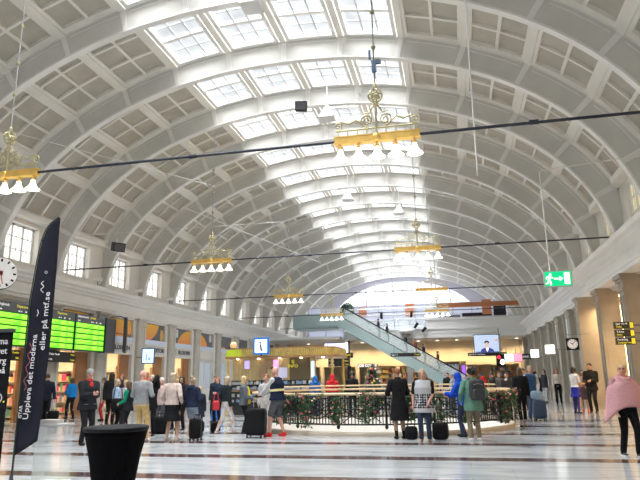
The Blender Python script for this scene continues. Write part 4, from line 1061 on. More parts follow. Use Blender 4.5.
# feather flag : local x = sideways on the cloth, z up
FLAGM = mat('charcoal_flag_cloth', (.020,.021,.032), .85, noise=(3,.15), spec=.12)
e = empty('feather_flag', (-.70,8.0,0), R_(6)); tag(e, 'tall charcoal feather flag with white sideways lettering at the left', 'flag')
def pole(z): return float(np.interp(z,[0,.44,2,2.75,3.39,3.71,3.9,3.99,4.04,4.07],[.015,.02,.03,.035,.09,.13,.20,.27,.33,.40]))
p = MB(); vs = []; fs = []
zs = [.48+i*(4.06-.48)/40 for i in range(41)]
def wid(z): return max(.008, float(np.interp(z,[.48,1.26,2,3.37,3.77,4.06],[.35,.38,.415,.415,.405,.405])) - pole(z))
for z in zs:
    x0 = pole(z); w = wid(z)
    for k in range(7):
        q = k/6; zz = z
        if z < .95: zz = z + .20*q*(1-(z-.48)/.47)
        vs.append((x0+w*q, .03*math.sin(PI*q)*math.sin(z*1.3)+.004, zz))
for i in range(len(zs)-1):
    for k in range(6): fs.append((i*7+k,i*7+k+1,(i+1)*7+k+1,(i+1)*7+k))
n0 = len(vs); vs2 = vs + [(v[0],v[1]+.006,v[2]) for v in vs]; fs2 = fs + [tuple(i+n0 for i in reversed(f)) for f in fs]
edge = [i*7 for i in range(len(zs))] + [len(zs)*7-7+k for k in range(1,7)] + [i*7+6 for i in range(len(zs)-2,-1,-1)] + [k for k in range(5,0,-1)]
for a, b_ in zip(edge, edge[1:]+edge[:1]): fs2.append((a,b_,b_+n0,a+n0))
p.add(vs2, fs2); fo = p.build('cloth', FLAGM, e, True)
p = MB(); p.tube([(pole(z)-.012,.0,z) for z in [.0+4.08*i/40 for i in range(41)]], [.016-.009*i/40 for i in range(41)], 8); p.build('pole', mat('dark_green_pole',(.012,.03,.025),.4), e)
p = MB(); p.lathe([(.22,0),(.22,.015),(.03,.03),(.025,.2)], (0,0,0), 20); p.build('base', DGREY, e)
FT = mat('white_flag_print', (.75,.75,.78), .6)
def ftext(nm, s, size, x, z, m=FT, sx=1., lean=.01): text(nm, s, size, m, frameM((x,-.045,z),(lean,0,1),(-1,0,lean)), e, 'LEFT', sx)
ftext('printed_line','Uppleva det moderna',.118,.165,.98,sx=1.20,lean=.02)
ftext('printed_line','eller på mtf.se',.125,.325,1.98,sx=1.25,lean=.01)
ftext('small_print','ISTAR',.07,.075,1.0)
RED = mat('dull_red_flag_print', (.35,.08,.08), .6)
p = MB(); p.tube([(.095+.025*math.sin(i*.8)+.0015*i,-.04,1.40+.024*i) for i in range(30)], .006, 5); p.build('scribble_print', RED, e)
p = MB(); p.tube([(.235+.022*math.cos(i*.9),-.04,2.86+.014*i) for i in range(14)], .006, 5); p.tube([(.19,-.04,2.50),(.21,-.04,2.55),(.19,-.04,2.60)], .006, 5); p.tube([(.275+.02*math.cos(2*PI*i/12),-.04,3.18+.02*math.sin(2*PI*i/12)) for i in range(12)],.004,5,0,None,True); p.build('logo_print', FT, e)
# roll-up banner
e = empty('rollup_banner', (.27,6.0,0), R_(3)); tag(e, 'black roll-up banner with white words cut by the left frame edge', 'banner')
p = MB(); p.bx(-.45,.45,-.0,.012,.08,2.10); p.build('printed_sheet', mat('black_banner_sheet',(.008,.008,.010),.7,spec=.12), e)
p = MB(); p.bx(-.46,.46,-.03,.03,2.08,2.12); p.build('top_rail', DGREY, e); p = MB(); p.bx(-.47,.47,-.1,.1,0,.09); p.build('cassette', STEEL, e)
p = MB(); p.tube([(0,.04,.05),(0,.04,2.1)],.012,6); p.build('support_pole', STEEL, e)
for s, z in (('det moderna',1.975),('spåret',1.865),('Göteborg',1.755),('eller nu på',1.645)): text('printed_line',s,.105,FT,frameM((.405,-.006,z),(1,0,0),(0,0,1)),e,'RIGHT')
p = MB(); p.tube([(.345+.05*math.cos(2*PI*i/24),-.004,1.34+.05*math.sin(2*PI*i/24)) for i in range(24)],.006,5,0,None,True); p.build('round_emblem', FT, e); text('emblem_letter','R',.07,FT,frameM((.345,-.006,1.34),(1,0,0),(0,0,1)),e)
p = MB(); p.ell((.425,-.004,1.30),(.010,.004,.010)); p.build('yellow_dot', LY, e)
e = empty('acrylic_stand', (-.40,8.35,0), R_(4)); tag(e, 'clear acrylic leaflet stand behind the black banner', 'stand')
ACR = mat('clear_acrylic', (.9,.95,.95), .05, alpha=.22)
p = MB(); p.bx(-.22,.22,-.01,0,.05,.86); p.bx(-.22,-.21,0,.3,.05,.86); p.bx(.21,.22,0,.3,.05,.86); p.build('clear_panels', ACR, e)
p = MB(); p.bx(-.24,.24,-.03,.32,0,.05); p.build('base', WHITE, e); p = MB(); p.bx(-.24,.24,-.02,.3,.86,.89); p.build('tray', mat('pale_grey_tray',(.5,.5,.5),.4), e)
p = MB(); p.bx(-.18,.1,.03,.22,.89,.95); p.build('leaflet_stack', mat('leaflet_paper',(.55,.52,.5),.6), e)

# ------------------------------------------------------------------ luggage
def rbox(mb, c, d, r=.25, mi=0, M=None): mb.ell(c, (d[0]/2,d[1]/2,d[2]/2), mi, M, r, r, 28, 16)
def suitcase(x, y, rz, w, d, h, m, lab, grip=.35, ribs=True, grp='suitcases'):
    e = empty('suitcase', (x,y,0), rz); tag(e, lab, 'suitcase', grp)
    p = MB(); rbox(p,(0,0,.06+h/2),(w,d,h),.28); p.build('shell', m, e, True)
    if ribs:
        p = MB()
        for k in (-2,-1,0,1,2): p.bx(w*.15*k-.012,w*.15*k+.012,-d/2-.008,d/2+.008,.06+h*.12,.06+h*.88)
        p.build('shell_ribs', m, e)
    p = MB(); p.bx(-w/2*1.005,w/2*1.005,-.012,.012,.06+h*.04,.06+h*.97); p.build('zip', DGREY, e)
    for sx in (-1,1):
        for sy in (-1,1):
            p = MB(); p.lathe([(.035,-.012),(.035,.012)],(0,0,0),12,0,Matrix.Translation((sx*w*.38,sy*d*.35,.035)) @ Matrix.Rotation(PI/2,4,'Y')); p.build('wheel', BLACK, e)
    p = MB()
    for sx in (-1,1): p.tube([(sx*w*.22,d*.3,h),(sx*w*.22,d*.3,.06+h+grip)], .011, 6)
    p.build('pull_tubes', STEEL, e)
    p = MB(); p.tube([(-w*.24,d*.3,.06+h+grip),(w*.24,d*.3,.06+h+grip)], .018, 8); p.build('grip', BLACK, e)
    p = MB(); p.tube([(-.08,0,.06+h),(-.07,0,.09+h),(.07,0,.09+h),(.08,0,.06+h)], .012, 6); p.build('carry_handle', BLACK, e)
BLUECASE = mat('bright_blue_shell',(.04,.20,.72),.35); BLK = mat('black_luggage_fabric',(.010,.010,.011),.75,noise=(12,.2),spec=.15); SLATEB = mat('slate_blue_shell',(.045,.085,.16),.4)
suitcase(-.98,15.05,R_(-8),.31,.24,.50,BLK,'small black upright suitcase beside the legs of the woman in grey shorts',.08)
suitcase(-3.05,21.6,R_(5),.44,.26,.40,BLUECASE,'bright blue suitcase in front of the red haired woman',.50)
suitcase(.33,16.0,R_(-6),.54,.34,.70,BLK,'big black suitcase pulled by the man in the navy vest',.30,False)
suitcase(8.42,22.6,R_(10),.44,.28,.62,SLATEB,'tall slate blue suitcase held by the man with the light blue jacket',.22)
suitcase(-9.50,20.95,R_(30),.40,.24,.42,BLK,'black trolley case pulled by the man in the dark suit behind the flag',.45,False)
def duffel(x, y, z, rz, d, m, lab, name='shoulder_bag', strap=None, cat='bag'):
    e = empty(name, (x,y,z), rz); tag(e, lab, cat)
    p = MB(); rbox(p,(0,0,d[2]/2),d,.45); p.build('body', m, e, True)
    p = MB(); p.bx(-d[0]*.3,d[0]*.3,-d[1]/2-.015,-d[1]/2+.02,d[2]*.2,d[2]*.55); p.build('pocket', m, e)
    h = strap or .15
    p = MB(); p.tube([(-d[0]*.35,0,d[2]*.9),(-d[0]*.25,0,d[2]+h*.8),(0,0,d[2]+h),(d[0]*.25,0,d[2]+h*.8),(d[0]*.35,0,d[2]*.9)], .013, 6); p.build('strap', m, e)
duffel(-1.95,17.3,0,.1,(.42,.28,.36),BLK,'black backpack lying on the floor in front of the blue suitcase','backpack',.06,'backpack')
duffel(-1.45,17.5,0,.4,(.30,.24,.32),BLK,'dark bag on the floor beside the strides of the woman in white trousers','travel_bag',.08)
duffel(4.50,15.75,0,.3,(.30,.24,.32),BLK,'black backpack on the floor left of the woman in the patterned tunic','backpack',.06,'backpack')
duffel(5.22,15.75,0,-.3,(.38,.28,.42),BLK,'black backpack on the floor right of the woman in the patterned tunic','backpack',.06,'backpack')
duffel(12.0,36.6,0,0,(.30,.2,.42),mat('kraft_paper',(.55,.36,.2),.8),'tan paper bag on the floor between the couple and the woman in the blue skirt','paper_bag',.1)
duffel(-3.0,17.0,0,.5,(.5,.34,.5),BLK,'black holdall on the floor behind the man in the black suit','holdall',.08)
# ------------------------------------------------------------------ people
SK = {'fair': mat('fair_skin',(.62,.38,.29),.5), 'pink': mat('ruddy_skin',(.62,.33,.26),.5), 'tan': mat('tan_skin',(.48,.29,.20),.5), 'brown': mat('brown_skin',(.20,.11,.075),.5)}
EYE = mat('dark_eye',(.03,.025,.02),.3); LIP = mat('lip',(.45,.16,.14),.5); EYEW = mat('eye_white',(.75,.72,.7),.3)
HAIR = {'blond': mat('blond_hair',(.55,.40,.20),.6,noise=(25,.25)), 'ash': mat('ash_blond_hair',(.40,.32,.22),.6,noise=(25,.25)), 'brown': mat('brown_hair',(.10,.055,.03),.55,noise=(25,.3)), 'black': mat('black_hair',(.015,.012,.011),.5,noise=(25,.3)),
        'grey': mat('grey_hair',(.28,.27,.26),.6,noise=(25,.25)), 'white': mat('white_hair',(.62,.60,.56),.6,noise=(25,.2)), 'red': mat('auburn_hair',(.28,.09,.04),.55,noise=(25,.25))}
PENDING = []      # (object, voxel, smooth, head matrix inverse or None)
def ik(a, c, l1, l2, pole):
    a = Vector(a); c = Vector(c); d = c - a; L = d.length
    if L > (l1+l2)*.995: c = a + d.normalized()*(l1+l2)*.995; d = c-a; L = d.length
    x = (l1*l1 - l2*l2 + L*L)/(2*L); hh = math.sqrt(max(l1*l1 - x*x, 0))
    u = d.normalized(); p = Vector(pole); p = p - u*p.dot(u); p.normalize()
    return a + u*x + p*hh, c
def person(label, x, y, face, h, skin='fair', top=('jacket',(.05,.05,.06)), low=('trousers',(.03,.03,.04)), hair=('short','brown'), shoes=(.03,.03,.03), vest=None, extra=None,
           hl=(-.24,.03,.82), hr=(.24,.03,.82), fl=(-.10,.0), fr=(.10,.0), lean=0, twist=0, hyaw=0, hpitch=0, fat=1., vox=.016, z0=0, group='people in the hall'):
    sk = SK[skin]
    hips = Vector((0,0,.93 - .02*abs(fl[1]-fr[1])))
    TU = Matrix.Translation(hips) @ Matrix.Rotation(R_(twist),4,'Z') @ Matrix.Rotation(-R_(lean),4,'X') @ Matrix.Translation(-hips)
    def up(p): return TU @ Vector(p)
    sh = [up((-.178*min(fat,1.15),0,1.405)), up((.178*min(fat,1.15),0,1.405))]
    neck = up((0,.0,1.50))
    HM = Matrix.Translation(up((0,.025,1.635))) @ Matrix.Rotation(R_(twist+hyaw),4,'Z') @ Matrix.Rotation(-R_(lean*.5+hpitch),4,'X')
    hand = []; elbow = []
    for s, c in ((0,hl),(1,hr)):
        sg = -1 if s == 0 else 1
        e_, w_ = ik(sh[s], up(c), .29, .27, up((sg*.5,-.9,1.0)) - up((0,0,1.2)))
        elbow.append(e_); hand.append(w_)
    feet = []; knee = []; hipj = [hips + Vector((-.09,0,-.02)), hips + Vector((.09,0,-.02))]
    for s, c in ((0,fl),(1,fr)):
        a = Vector((c[0],c[1],.085 + (c[2] if len(c) > 2 else 0)))
        k_, a_ = ik(hipj[s], a, .43, .42, (0,1,0)); knee.append(k_); feet.append(a_)
    # ---- body
    b = MB()
    T = [(.84,.13,.10),(.92,.155*fat,.11*fat),(1.05,.135*fat,.10*fat),(1.16,.14*fat,.10*fat),(1.30,.16*min(fat,1.2),.112*fat),(1.40,.165,.10),(1.46,.11,.075),(1.49,.06,.058)]
    tb = MB(); tb.loft([(0,-.005,z,rx,ry) for z,rx,ry in T], 20); b.add(tb.v, tb.f, 0, TU)
    b.rc(neck - (HM.to_3x3() @ Vector((0,0,.03))), HM @ Vector((0,-.02,-.05)), .056, .052)
    b.ell((0,-.008,.015),(.076,.096,.105),0,HM,1,1,18,12); b.ell((0,.018,-.055),(.056,.072,.062),0,HM,1,1,16,10)
    b.rc(HM @ Vector((0,.088,.012)), HM @ Vector((0,.106,-.018)), .009, .014, 8)
    for sg in (-1,1): b.ell((sg*.076,-.005,-.012),(.012,.022,.032),0,HM,1,1,8,6)
    for s in (0,1):
        sg = -1 if s == 0 else 1
        b.rc(sh[s], elbow[s], .050, .040); b.rc(elbow[s], hand[s], .040, .026)
        f = (hand[s]-elbow[s]).normalized(); lat = Vector((sg,0,0)); lat = (TU.to_3x3() @ lat)
        nrm = f.cross(Vector((0,1,0)) if abs(f.y) < .8 else Vector((0,0,1))).normalized(); side = nrm.cross(f).normalized()
        if side.y < 0 and abs(f.y) < .8: side = -side
        curl = -nrm*sg if (nrm*sg).dot(lat) > 0 else nrm*sg
        pc = hand[s] + f*.045
        b.rc(hand[s]+f*.005+side*.012, pc+f*.03+side*.022, .020, .017, 8); b.rc(hand[s]+f*.005-side*.012, pc+f*.03-side*.024, .020, .015, 8); b.rc(hand[s], pc+f*.035, .022, .017, 8)
        for q, L in ((-.030,.062),(-.010,.075),(.011,.08),(.031,.072)):
            base = pc + f*.035 + side*q; mid = base + f*L*.55 + side*q*.18 + curl*.008; tip = mid + (f*.8+curl*.6).normalized()*L*.5
            b.rc(base, mid, .0092, .0085, 6); b.rc(mid, tip, .0085, .007, 6)
        tb0 = hand[s] + f*.018 + side*.026; tm = tb0 + (f*.6+side*.8).normalized()*.036; tt = tm + (f*.95+side*.25+curl*.2).normalized()*.030
        b.rc(tb0, tm, .012, .010, 6); b.rc(tm, tt, .010, .008, 6)
        b.rc(hipj[s], knee[s], .085*fat**.5, .056); b.rc(knee[s], knee[s].lerp(feet[s],.3)+Vector((0,-.012,0)), .054, .055); b.rc(knee[s].lerp(feet[s],.3)+Vector((0,-.012,0)), feet[s], .055, .036)
        fz = feet[s].z - .085
        b.rc(feet[s]+Vector((0,-.035,-.05)), feet[s]+Vector((0,.12,-.058)), .034, .026)
    mats = [sk, EYE, LIP]
    root = b.build('person', mats); root.location = (x,y,z0); root.rotation_euler = (0,0,R_(face)); sc = h/1.75; root.scale = (sc,sc,sc)
    tag(root, label, 'person', group)
    PENDING.append((root, min(vox,.011) if vox < .02 else vox, 2, HM.inverted()))
    def garment(mb, name, m, v=None, sm=3):
        o = mb.build(name, m, root); PENDING.append((o, v or vox, sm, None)); return o
    def cm(c, nm): return c if not isinstance(c, tuple) else cloth('%d_%d_%d' % tuple(int(q*255) for q in c), c)
    def torso(hem, off, flare=0., topz=1.475, shy=1.):
        R = []
        for z,rx,ry in T:
            if z <= hem+.02: continue
            if z > topz: continue
            R.append((z,rx+off,ry+off))
        base = (.165*fat+off+flare, .118*fat+off+flare)
        lowR = [(hem,base[0],base[1])]
        if hem < .84: lowR.append((.86,.168*fat+off+flare*.3,.12*fat+off+flare*.3))
        R = lowR + [r for r in R if r[0] > lowR[-1][0]+.02]
        R.append((1.485,.085,.078))
        t = MB(); t.loft([(0,-.005,z,rx,ry) for z,rx,ry in R], 22)
        # below the hips the cloth hangs straight, above it follows the spine
        out = MB()
        vs = []
        for v in t.v: vs.append(tuple(TU @ Vector(v)) if v[2] > .93 else tuple(v))
        out.add(vs, t.f); return out
    # ---- lower garment
    lk, lc = low[:2]
    lm = cm(lc, 'low')
    g = MB()
    if lk in ('trousers','shorts','leggings'):
        o1 = .018 if lk != 'leggings' else .012
        pl = MB(); pl.loft([(0,-.005,z,rx,ry) for z,rx,ry in ((.80,.10,.09),(.86,.165*fat+o1,.115*fat+o1),(.93,.162*fat+o1,.115*fat+o1),(1.03,.14*fat+o1,.105*fat+o1))], 20); g.add(pl.v, pl.f)
        for s in (0,1):
            if lk == 'shorts':
                kk = hipj[s].lerp(knee[s], .86 if len(low) < 3 else low[2]); g.rc(hipj[s], kk, .10*fat**.5, .088)
            else:
                g.rc(hipj[s], knee[s], .095*fat**.5+(.005 if lk=='trousers' else -.004), .068 if lk == 'trousers' else .060)
                g.rc(knee[s], feet[s].lerp(knee[s],.08)+Vector((0,-.005,-.02)), .068 if lk == 'trousers' else .061, .060 if lk == 'trousers' else .044)
        garment(g, lk, lm)
    elif lk == 'skirt':
        hem = low[2] if len(low) > 2 else .52
        mid = (feet[0]+feet[1])/2; q = (.95-hem)/.9
        spread = abs(feet[0].x-feet[1].x)*.25 + abs(feet[0].y-feet[1].y)*.2
        g.loft([(mid.x*q,mid.y*q,hem,.165+spread,.15+spread),(mid.x*q*.5,mid.y*q*.5,.75,.182*fat,.145*fat),(0,0,.92,.178*fat,.132*fat),(0,0,1.05,.15*fat,.115*fat)], 24); garment(g, 'skirt', lm)
    # ---- shoes
    if shoes:
        for s in (0,1):
            sm_ = MB(); sm_.rc(feet[s]+Vector((0,-.035,-.045)), feet[s]+Vector((0,.135,-.056)), .042, .032); sm_.rc(feet[s]+Vector((0,0,.0)), feet[s]+Vector((0,.0,-.05)), .044, .044)
            garment(sm_, 'shoe', cm(shoes,'s'), .012, 2)
    # ---- top
    tk, tcol = top[0], top[1]
    hem = top[2] if len(top) > 2 else {'jacket':.84,'tee':.90,'coat':.55,'hoodie':.86,'tunic':.72,'sweater':.88,'shirt':.88}[tk]
    off = {'jacket':.032,'tee':.018,'coat':.036,'hoodie':.034,'tunic':.03,'sweater':.024,'shirt':.02}[tk]
    sl = {'tee':'short','tunic':'short'}.get(tk,'long')
    g = torso(hem, off, .05 if tk in ('coat','tunic') else .0)
    ro = off*.75
    for s in (0,1):
        if sl == 'long':
            g.rc(sh[s], elbow[s], .055+ro, .044+ro); g.rc(elbow[s], elbow[s].lerp(hand[s],.93), .044+ro, .034+ro)
        else:
            g.rc(sh[s], sh[s].lerp(elbow[s],.75), .055+ro, .052+ro)
    for s in (0,1): g.rc(sh[s], up((0,0,1.425)), .052+ro, .060+ro)
    if tk in ('jacket','coat','hoodie'):
        ck = MB(); ck.loft([(0,-.012,1.455,.10,.09),(0,-.012,1.50,.082,.078),(0,-.012,1.535,.074,.07)], 18); g.add(ck.v, ck.f, 0, TU)
    if tk == 'hoodie': g.ell(tuple(up((0,-.11,1.46))),(.11,.075,.07))
    garment(g, {'tee':'t_shirt'}.get(tk,tk), cm(tcol,'top'))
    # ---- second layer (vest, open jacket)
    if vest:
        nm, vc, vh = vest; g = torso(vh, off+.022, .02); [g.rc(sh[s]*.9+sh[1-s]*.1, up((0,0,1.425)), .062+ro, .070+ro) for s in (0,1)]; garment(g, nm, cm(vc,'vest'))
    # ---- hair
    hk, hc = hair; hm = HAIR.get(hc) if isinstance(hc, str) else cloth('hood_%d_%d_%d' % tuple(int(q*255) for q in hc), hc)
    if hk != 'bald':
        g = MB()
        g.ell((0,-.022,.042),(.086,.102,.094),0,HM,1,1,20,12)
        if hk in ('long','mid'):
            zb = -.30 if hk == 'long' else -.13
            t = MB(); t.loft([(0,-.068,zb,.07,.03),(0,-.070,zb*.5,.088,.045),(0,-.055,-.03,.092,.062),(0,-.03,.05,.085,.075)], 16); g.add(t.v, t.f, 0, HM)
            for sg in (-1,1): t = MB(); t.loft([(sg*.078,-.02,-.16 if hk == 'long' else -.09,.014,.03),(sg*.082,-.005,-.05,.016,.045),(sg*.075,.0,.05,.02,.05)], 10); g.add(t.v, t.f, 0, HM)
        if hk == 'bun': g.ell((0,-.10,.12),(.055,.05,.05),0,HM)
        if hk == 'curly': 
            g.ell((0,-.025,.045),(.115,.12,.105),0,HM)
            for i in range(14): a = rng.uniform(0,2*PI); q = rng.uniform(0,1.2); g.ell((.10*math.cos(a)*math.cos(q),-.025+.10*math.sin(a)*math.cos(q)*(1 if math.sin(a)<0 else .7),.06+.09*math.sin(q)),(.035,.035,.035),0,HM,1,1,8,6)
        if hk == 'tail': t = MB(); t.rc((0,-.11,.05),(0,-.15,-.16),.035,.018); g.add(t.v,t.f,0,HM)
        if hk == 'hood':
            g = MB(); g.ell((0,-.03,.010),(.104,.112,.130),0,HM); g.ell((0,-.05,-.10),(.115,.10,.10),0,HM); g.ell((0,-.03,-.19),(.15,.11,.09),0,HM)
        garment(g, 'hood' if hk == 'hood' else 'hair', hm, min(vox,.013))
    if extra: extra(root, dict(up=up, TU=TU, HM=HM, sh=sh, elbow=elbow, hand=hand, garment=garment, torso=torso, off=off, feet=feet, hips=hips))
    return root
def wpt(root, v):
    M = Matrix.Translation(root.location) @ Matrix.Rotation(root.rotation_euler.z,4,'Z') @ Matrix.Scale(root.scale.x,4); return M @ Vector(v)
def backpack(root, label, m, w=.32, d=.2, h=.46, z=1.2, back=-.22, side=0):
    sc = root.scale.x; e = empty('backpack', wpt(root,(side,back,z-h/2)), root.rotation_euler.z, label, 'backpack'); 
    p = MB(); rbox(p,(0,0,h/2),(w,d,h),.4); p.build('body', m, e, True)
    p = MB(); rbox(p,(0,-d/2-.02,h*.32),(w*.75,.09,h*.45),.4); p.build('front_pocket', m, e, True)
    for sg in (-1,1):
        p = MB(); p.tube([(sg*w*.3,d/2-.02,h*.92),(sg*w*.36,d/2+.06,h*1.04),(sg*w*.4,d/2+.17,h*1.02),(sg*w*.42,d/2+.24,h*.80),(sg*w*.44,d/2+.20,h*.45),(sg*w*.38,d/2-.02,h*.12)], .019, 6); p.build('strap', m, e)
    p = MB(); p.tube([(-w*.3,-d/2-.005,h*.75),(0,-d/2-.012,h*.80),(w*.3,-d/2-.005,h*.75)], .007, 5); p.build('zip', GREY, e)
NAVY=(.018,.026,.055); CHAR=(.03,.031,.034); BLKC=(.012,.012,.014); DENIM=(.06,.09,.16); GREYC=(.24,.25,.26); KHAKI=(.60,.43,.20)
def face_glasses(root, c):
    g = MB(); HM = c['HM']
    for sg in (-1,1): g.tube([(sg*.034+.022*math.cos(t),.098,.012+.018*math.sin(t)) for t in [2*PI*i/14 for i in range(14)]],.0035,5,0,HM,True); g.tube([(sg*.056,.096,.015),(sg*.082,.0,.012)],.003,5,0,HM)
    g.tube([(-.012,.1,.016),(.012,.1,.016)],.003,5,0,HM); g.build('glasses', mat('red_brown_frames',(.25,.05,.05),.4), root)
# --- left group
def redcollar(root, c):
    g = MB(); t = MB(); t.loft([(0,.0,1.42,.09,.085),(0,-.005,1.48,.088,.088),(0,-.008,1.525,.080,.080)],18); g.add(t.v,t.f,0,c['TU']); g.ell(tuple(c['up']((0,.122,1.37))),(.055,.03,.10)); c['garment'](g,'red_shirt',cloth('red_collar',(.55,.04,.03)),.012)
    p = MB(); p.box(tuple((c['hand'][0]+c['hand'][1])/2+Vector((0,.06,.02))),(.075,.13,.012)); tag(p.build('phone', BLACK), 'black phone in the hands of the man with the red collar', 'phone'); bpy.data.objects['phone'].matrix_world = Matrix.Translation(root.location) @ Matrix.Rotation(root.rotation_euler.z,4,'Z') @ Matrix.Scale(root.scale.x,4)
    p = MB()
    for q in (-.12,.12): p.bx(q-.05,q+.05,.158,.166,.93,.945)
    p.build('pocket_flap', mat('grey_zip',(.2,.2,.2),.4), root)
person('man in a dark jacket with a red collar looking down at his phone', -3.42,13.9,-118,1.83,'pink',('jacket',(.022,.023,.028),.80),('trousers',(.02,.02,.024)),('short','grey'),hl=(-.05,.33,1.18),hr=(.07,.33,1.17),hpitch=28,fat=1.3,vox=.012,extra=redcollar)
a1 = person('man in a dark suit walking away with a trolley case, right of the feather flag', -10.05,21.2,35,1.86,'fair',('jacket',(.022,.026,.042),.80),('trousers',(.02,.022,.03)),('short','brown'),hr=(.30,-.10,.78),fl=(-.1,.18),fr=(.1,-.18))
person('man in dark clothes walking close beside the trolley case man, partly behind the flag', -11.0,22.3,30,1.86,'fair',('jacket',(.03,.03,.035)),('trousers',BLKC),('short','brown'),fl=(-.1,-.15),fr=(.1,.15))
person('person in black standing between the roll-up banner and the flag', -10.9,21.2,-30,1.76,'fair',('coat',BLKC,.6),('trousers',BLKC),('mid','black'))
person('person in a bright blue jacket at the magazine shop entrance', -10.95,24.1,75,1.72,'fair',('jacket',(.02,.26,.72),.92),('trousers',(.02,.025,.04)),('mid','brown'),hl=(-.12,.25,1.15),fl=(-.12,.10),fr=(.12,-.08))
person('dark haired woman in a black top standing behind the group near the red collared man', -6.95,20.7,10,1.86,'tan',('jacket',(.02,.02,.024)),('trousers',BLKC),('long','black'))
person('person in a pale grey top and red trousers in the back of the left group', -8.5,22.7,120,1.70,'fair',('sweater',(.35,.36,.37)),('trousers',(.45,.04,.05)),('short','brown'))
person('auburn haired woman in a dark jacket behind the green sleeved woman', -7.35,22.1,190,1.82,'fair',('jacket',(.035,.03,.035)),('trousers',CHAR),('mid','red'))
d4 = person('woman with long ash blond hair and pale blue top carrying a black bag', -4.85,17.6,-60,1.60,'fair',('sweater',(.36,.48,.66)),('trousers',BLKC),('long','ash'),hr=(.14,.22,1.05))
person('blond person in a pale top facing the camera behind the green sleeved woman', -5.0,18.4,175,1.57,'fair',('sweater',(.55,.60,.66)),('trousers',CHAR),('short','blond'))
person('dark haired woman with green sleeves and a black vest', -3.85,16.6,100,1.52,'fair',('sweater',(.01,.30,.17)),('trousers',CHAR),('long','brown'),vest=('vest',(.018,.02,.026),.78),hl=(-.05,.28,1.02),hr=(.22,.12,.92))
person('bald man in a grey sweater and khaki trousers seen from behind', -2.45,14.85,-5,1.80,'pink',('sweater',(.27,.28,.29),.90),('trousers',KHAKI),('bald','grey'),shoes=(.72,.72,.72),hl=(-.16,.24,1.12),hr=(.18,.24,1.12),fat=1.15,vox=.012,hyaw=-25,fl=(-.12,0),fr=(.13,.05))
def whiteshirt(root, c): g = MB(); g.ell(tuple(c['up']((0,.128,1.36))),(.035,.024,.09)); c['garment'](g,'white_shirt',cloth('white_shirt',(.65,.65,.65)),.012)
person('fair haired man in a black suit holding a hand to his mouth', -2.95,16.3,195,1.69,'fair',('jacket',BLKC,.78),('trousers',BLKC),('short','ash'),hl=(-.07,.19,1.50),hr=(.24,.06,.84),extra=whiteshirt,vox=.013)
person('white haired person in a pale pink top behind the man in the black suit', -3.15,17.3,185,1.62,'fair',('sweater',(.62,.47,.46)),('trousers',(.1,.1,.12)),('short','white'))
person('woman in a beige sweater and black skirt with bare legs seen from behind', -1.68,15.05,-4,1.72,'fair',('sweater',(.54,.44,.40),.92),('skirt',BLKC,.50),('mid','ash'),shoes=(.5,.42,.36),fl=(-.13,0),fr=(.17,.02),hl=(-.23,.10,.95),hr=(.22,.12,1.0),fat=1.08,vox=.012)
person('woman in a navy hooded top and grey shorts with bare legs seen from behind', -1.25,15.35,-10,1.60,'tan',('hoodie',(.022,.03,.06),.90),('shorts',(.25,.30,.38),.62),('bun','ash'),shoes=(.55,.5,.48),hl=(-.16,.25,1.15),hr=(.16,.25,1.15),vox=.012,fl=(-.08,0),fr=(.09,.03))
person('dark haired person in black between the beige sweater and the navy hooded top', -2.95,18.3,175,1.66,'tan',('jacket',(.02,.02,.025)),('trousers',BLKC),('long','black'))
person('blond person in a grey jacket just right of the beige sweater', -3.3,18.6,170,1.58,'fair',('jacket',(.16,.16,.18)),('trousers',CHAR),('short','blond'))
person('blond girl in a dark coat behind the small black suitcase', -1.78,17.0,200,1.34,'fair',('coat',(.02,.028,.045),.62),('trousers',BLKC),('long','blond'))
person('red haired woman in a navy jacket with clasped hands behind the blue suitcase', -2.62,20.5,180,1.62,'fair',('jacket',(.03,.042,.07)),('trousers',BLKC),('mid','red'),hl=(-.05,.24,1.15),hr=(.05,.24,1.15))
person('man in a dark jacket just behind the red haired woman', -3.2,21.7,165,1.68,'fair',('jacket',(.03,.035,.05)),('trousers',CHAR),('short','brown'))
person('blond woman in a dark top and white trousers striding past the big black suitcase', -.95,17.1,-45,1.62,'fair',('jacket',(.02,.028,.03),.98),('leggings',(.68,.64,.62)),('long','ash'),shoes=(.5,.4,.36),fl=(-.10,-.28),fr=(.10,.20),hl=(-.26,.05,.9),vox=.013)
def yellow(root, c): g = MB(); g.loft([(.02,.16,.90,.09,.05),(.02,.165,1.1,.10,.055),(0,.14,1.32,.07,.05),(0,.10,1.44,.06,.04)],16); c['garment'](g,'yellow_scarf',cloth('yellow_scarf',(.72,.55,.05)),.013)
person('blond long haired woman in a grey jacket with a yellow scarf', -.42,17.1,-70,1.62,'fair',('jacket',(.13,.15,.17),.86),('trousers',BLKC),('long','blond'),hl=(-.15,.28,1.02),hr=(.1,.30,1.06),extra=yellow,vox=.013)
def hivis(root, c):
    for z, m in ((1.12,mat('pale_yellow_reflective_strip',(.75,.72,.35),.4)),(1.25,mat('silver_reflective_strip',(.8,.8,.78),.35))):
        g = MB(); g.loft([(0,-.005,z,.222,.175),(0,-.005,z+.06,.222,.176)],28); o = MB().add([tuple(c['TU'] @ Vector(v)) for v in g.v], g.f).build('reflective_strip', m, root)
    g = MB(); g.tube([(-.05,.09,.085),(.05,.09,.085)],.014,6,0,c['HM']); g.ell((-.035,.07,.105),(.03,.03,.018),0,c['HM']); g.ell((.035,.07,.105),(.03,.03,.018),0,c['HM']); g.build('sunglasses', mat('dark_brown_lens',(.05,.02,.015),.2), root)
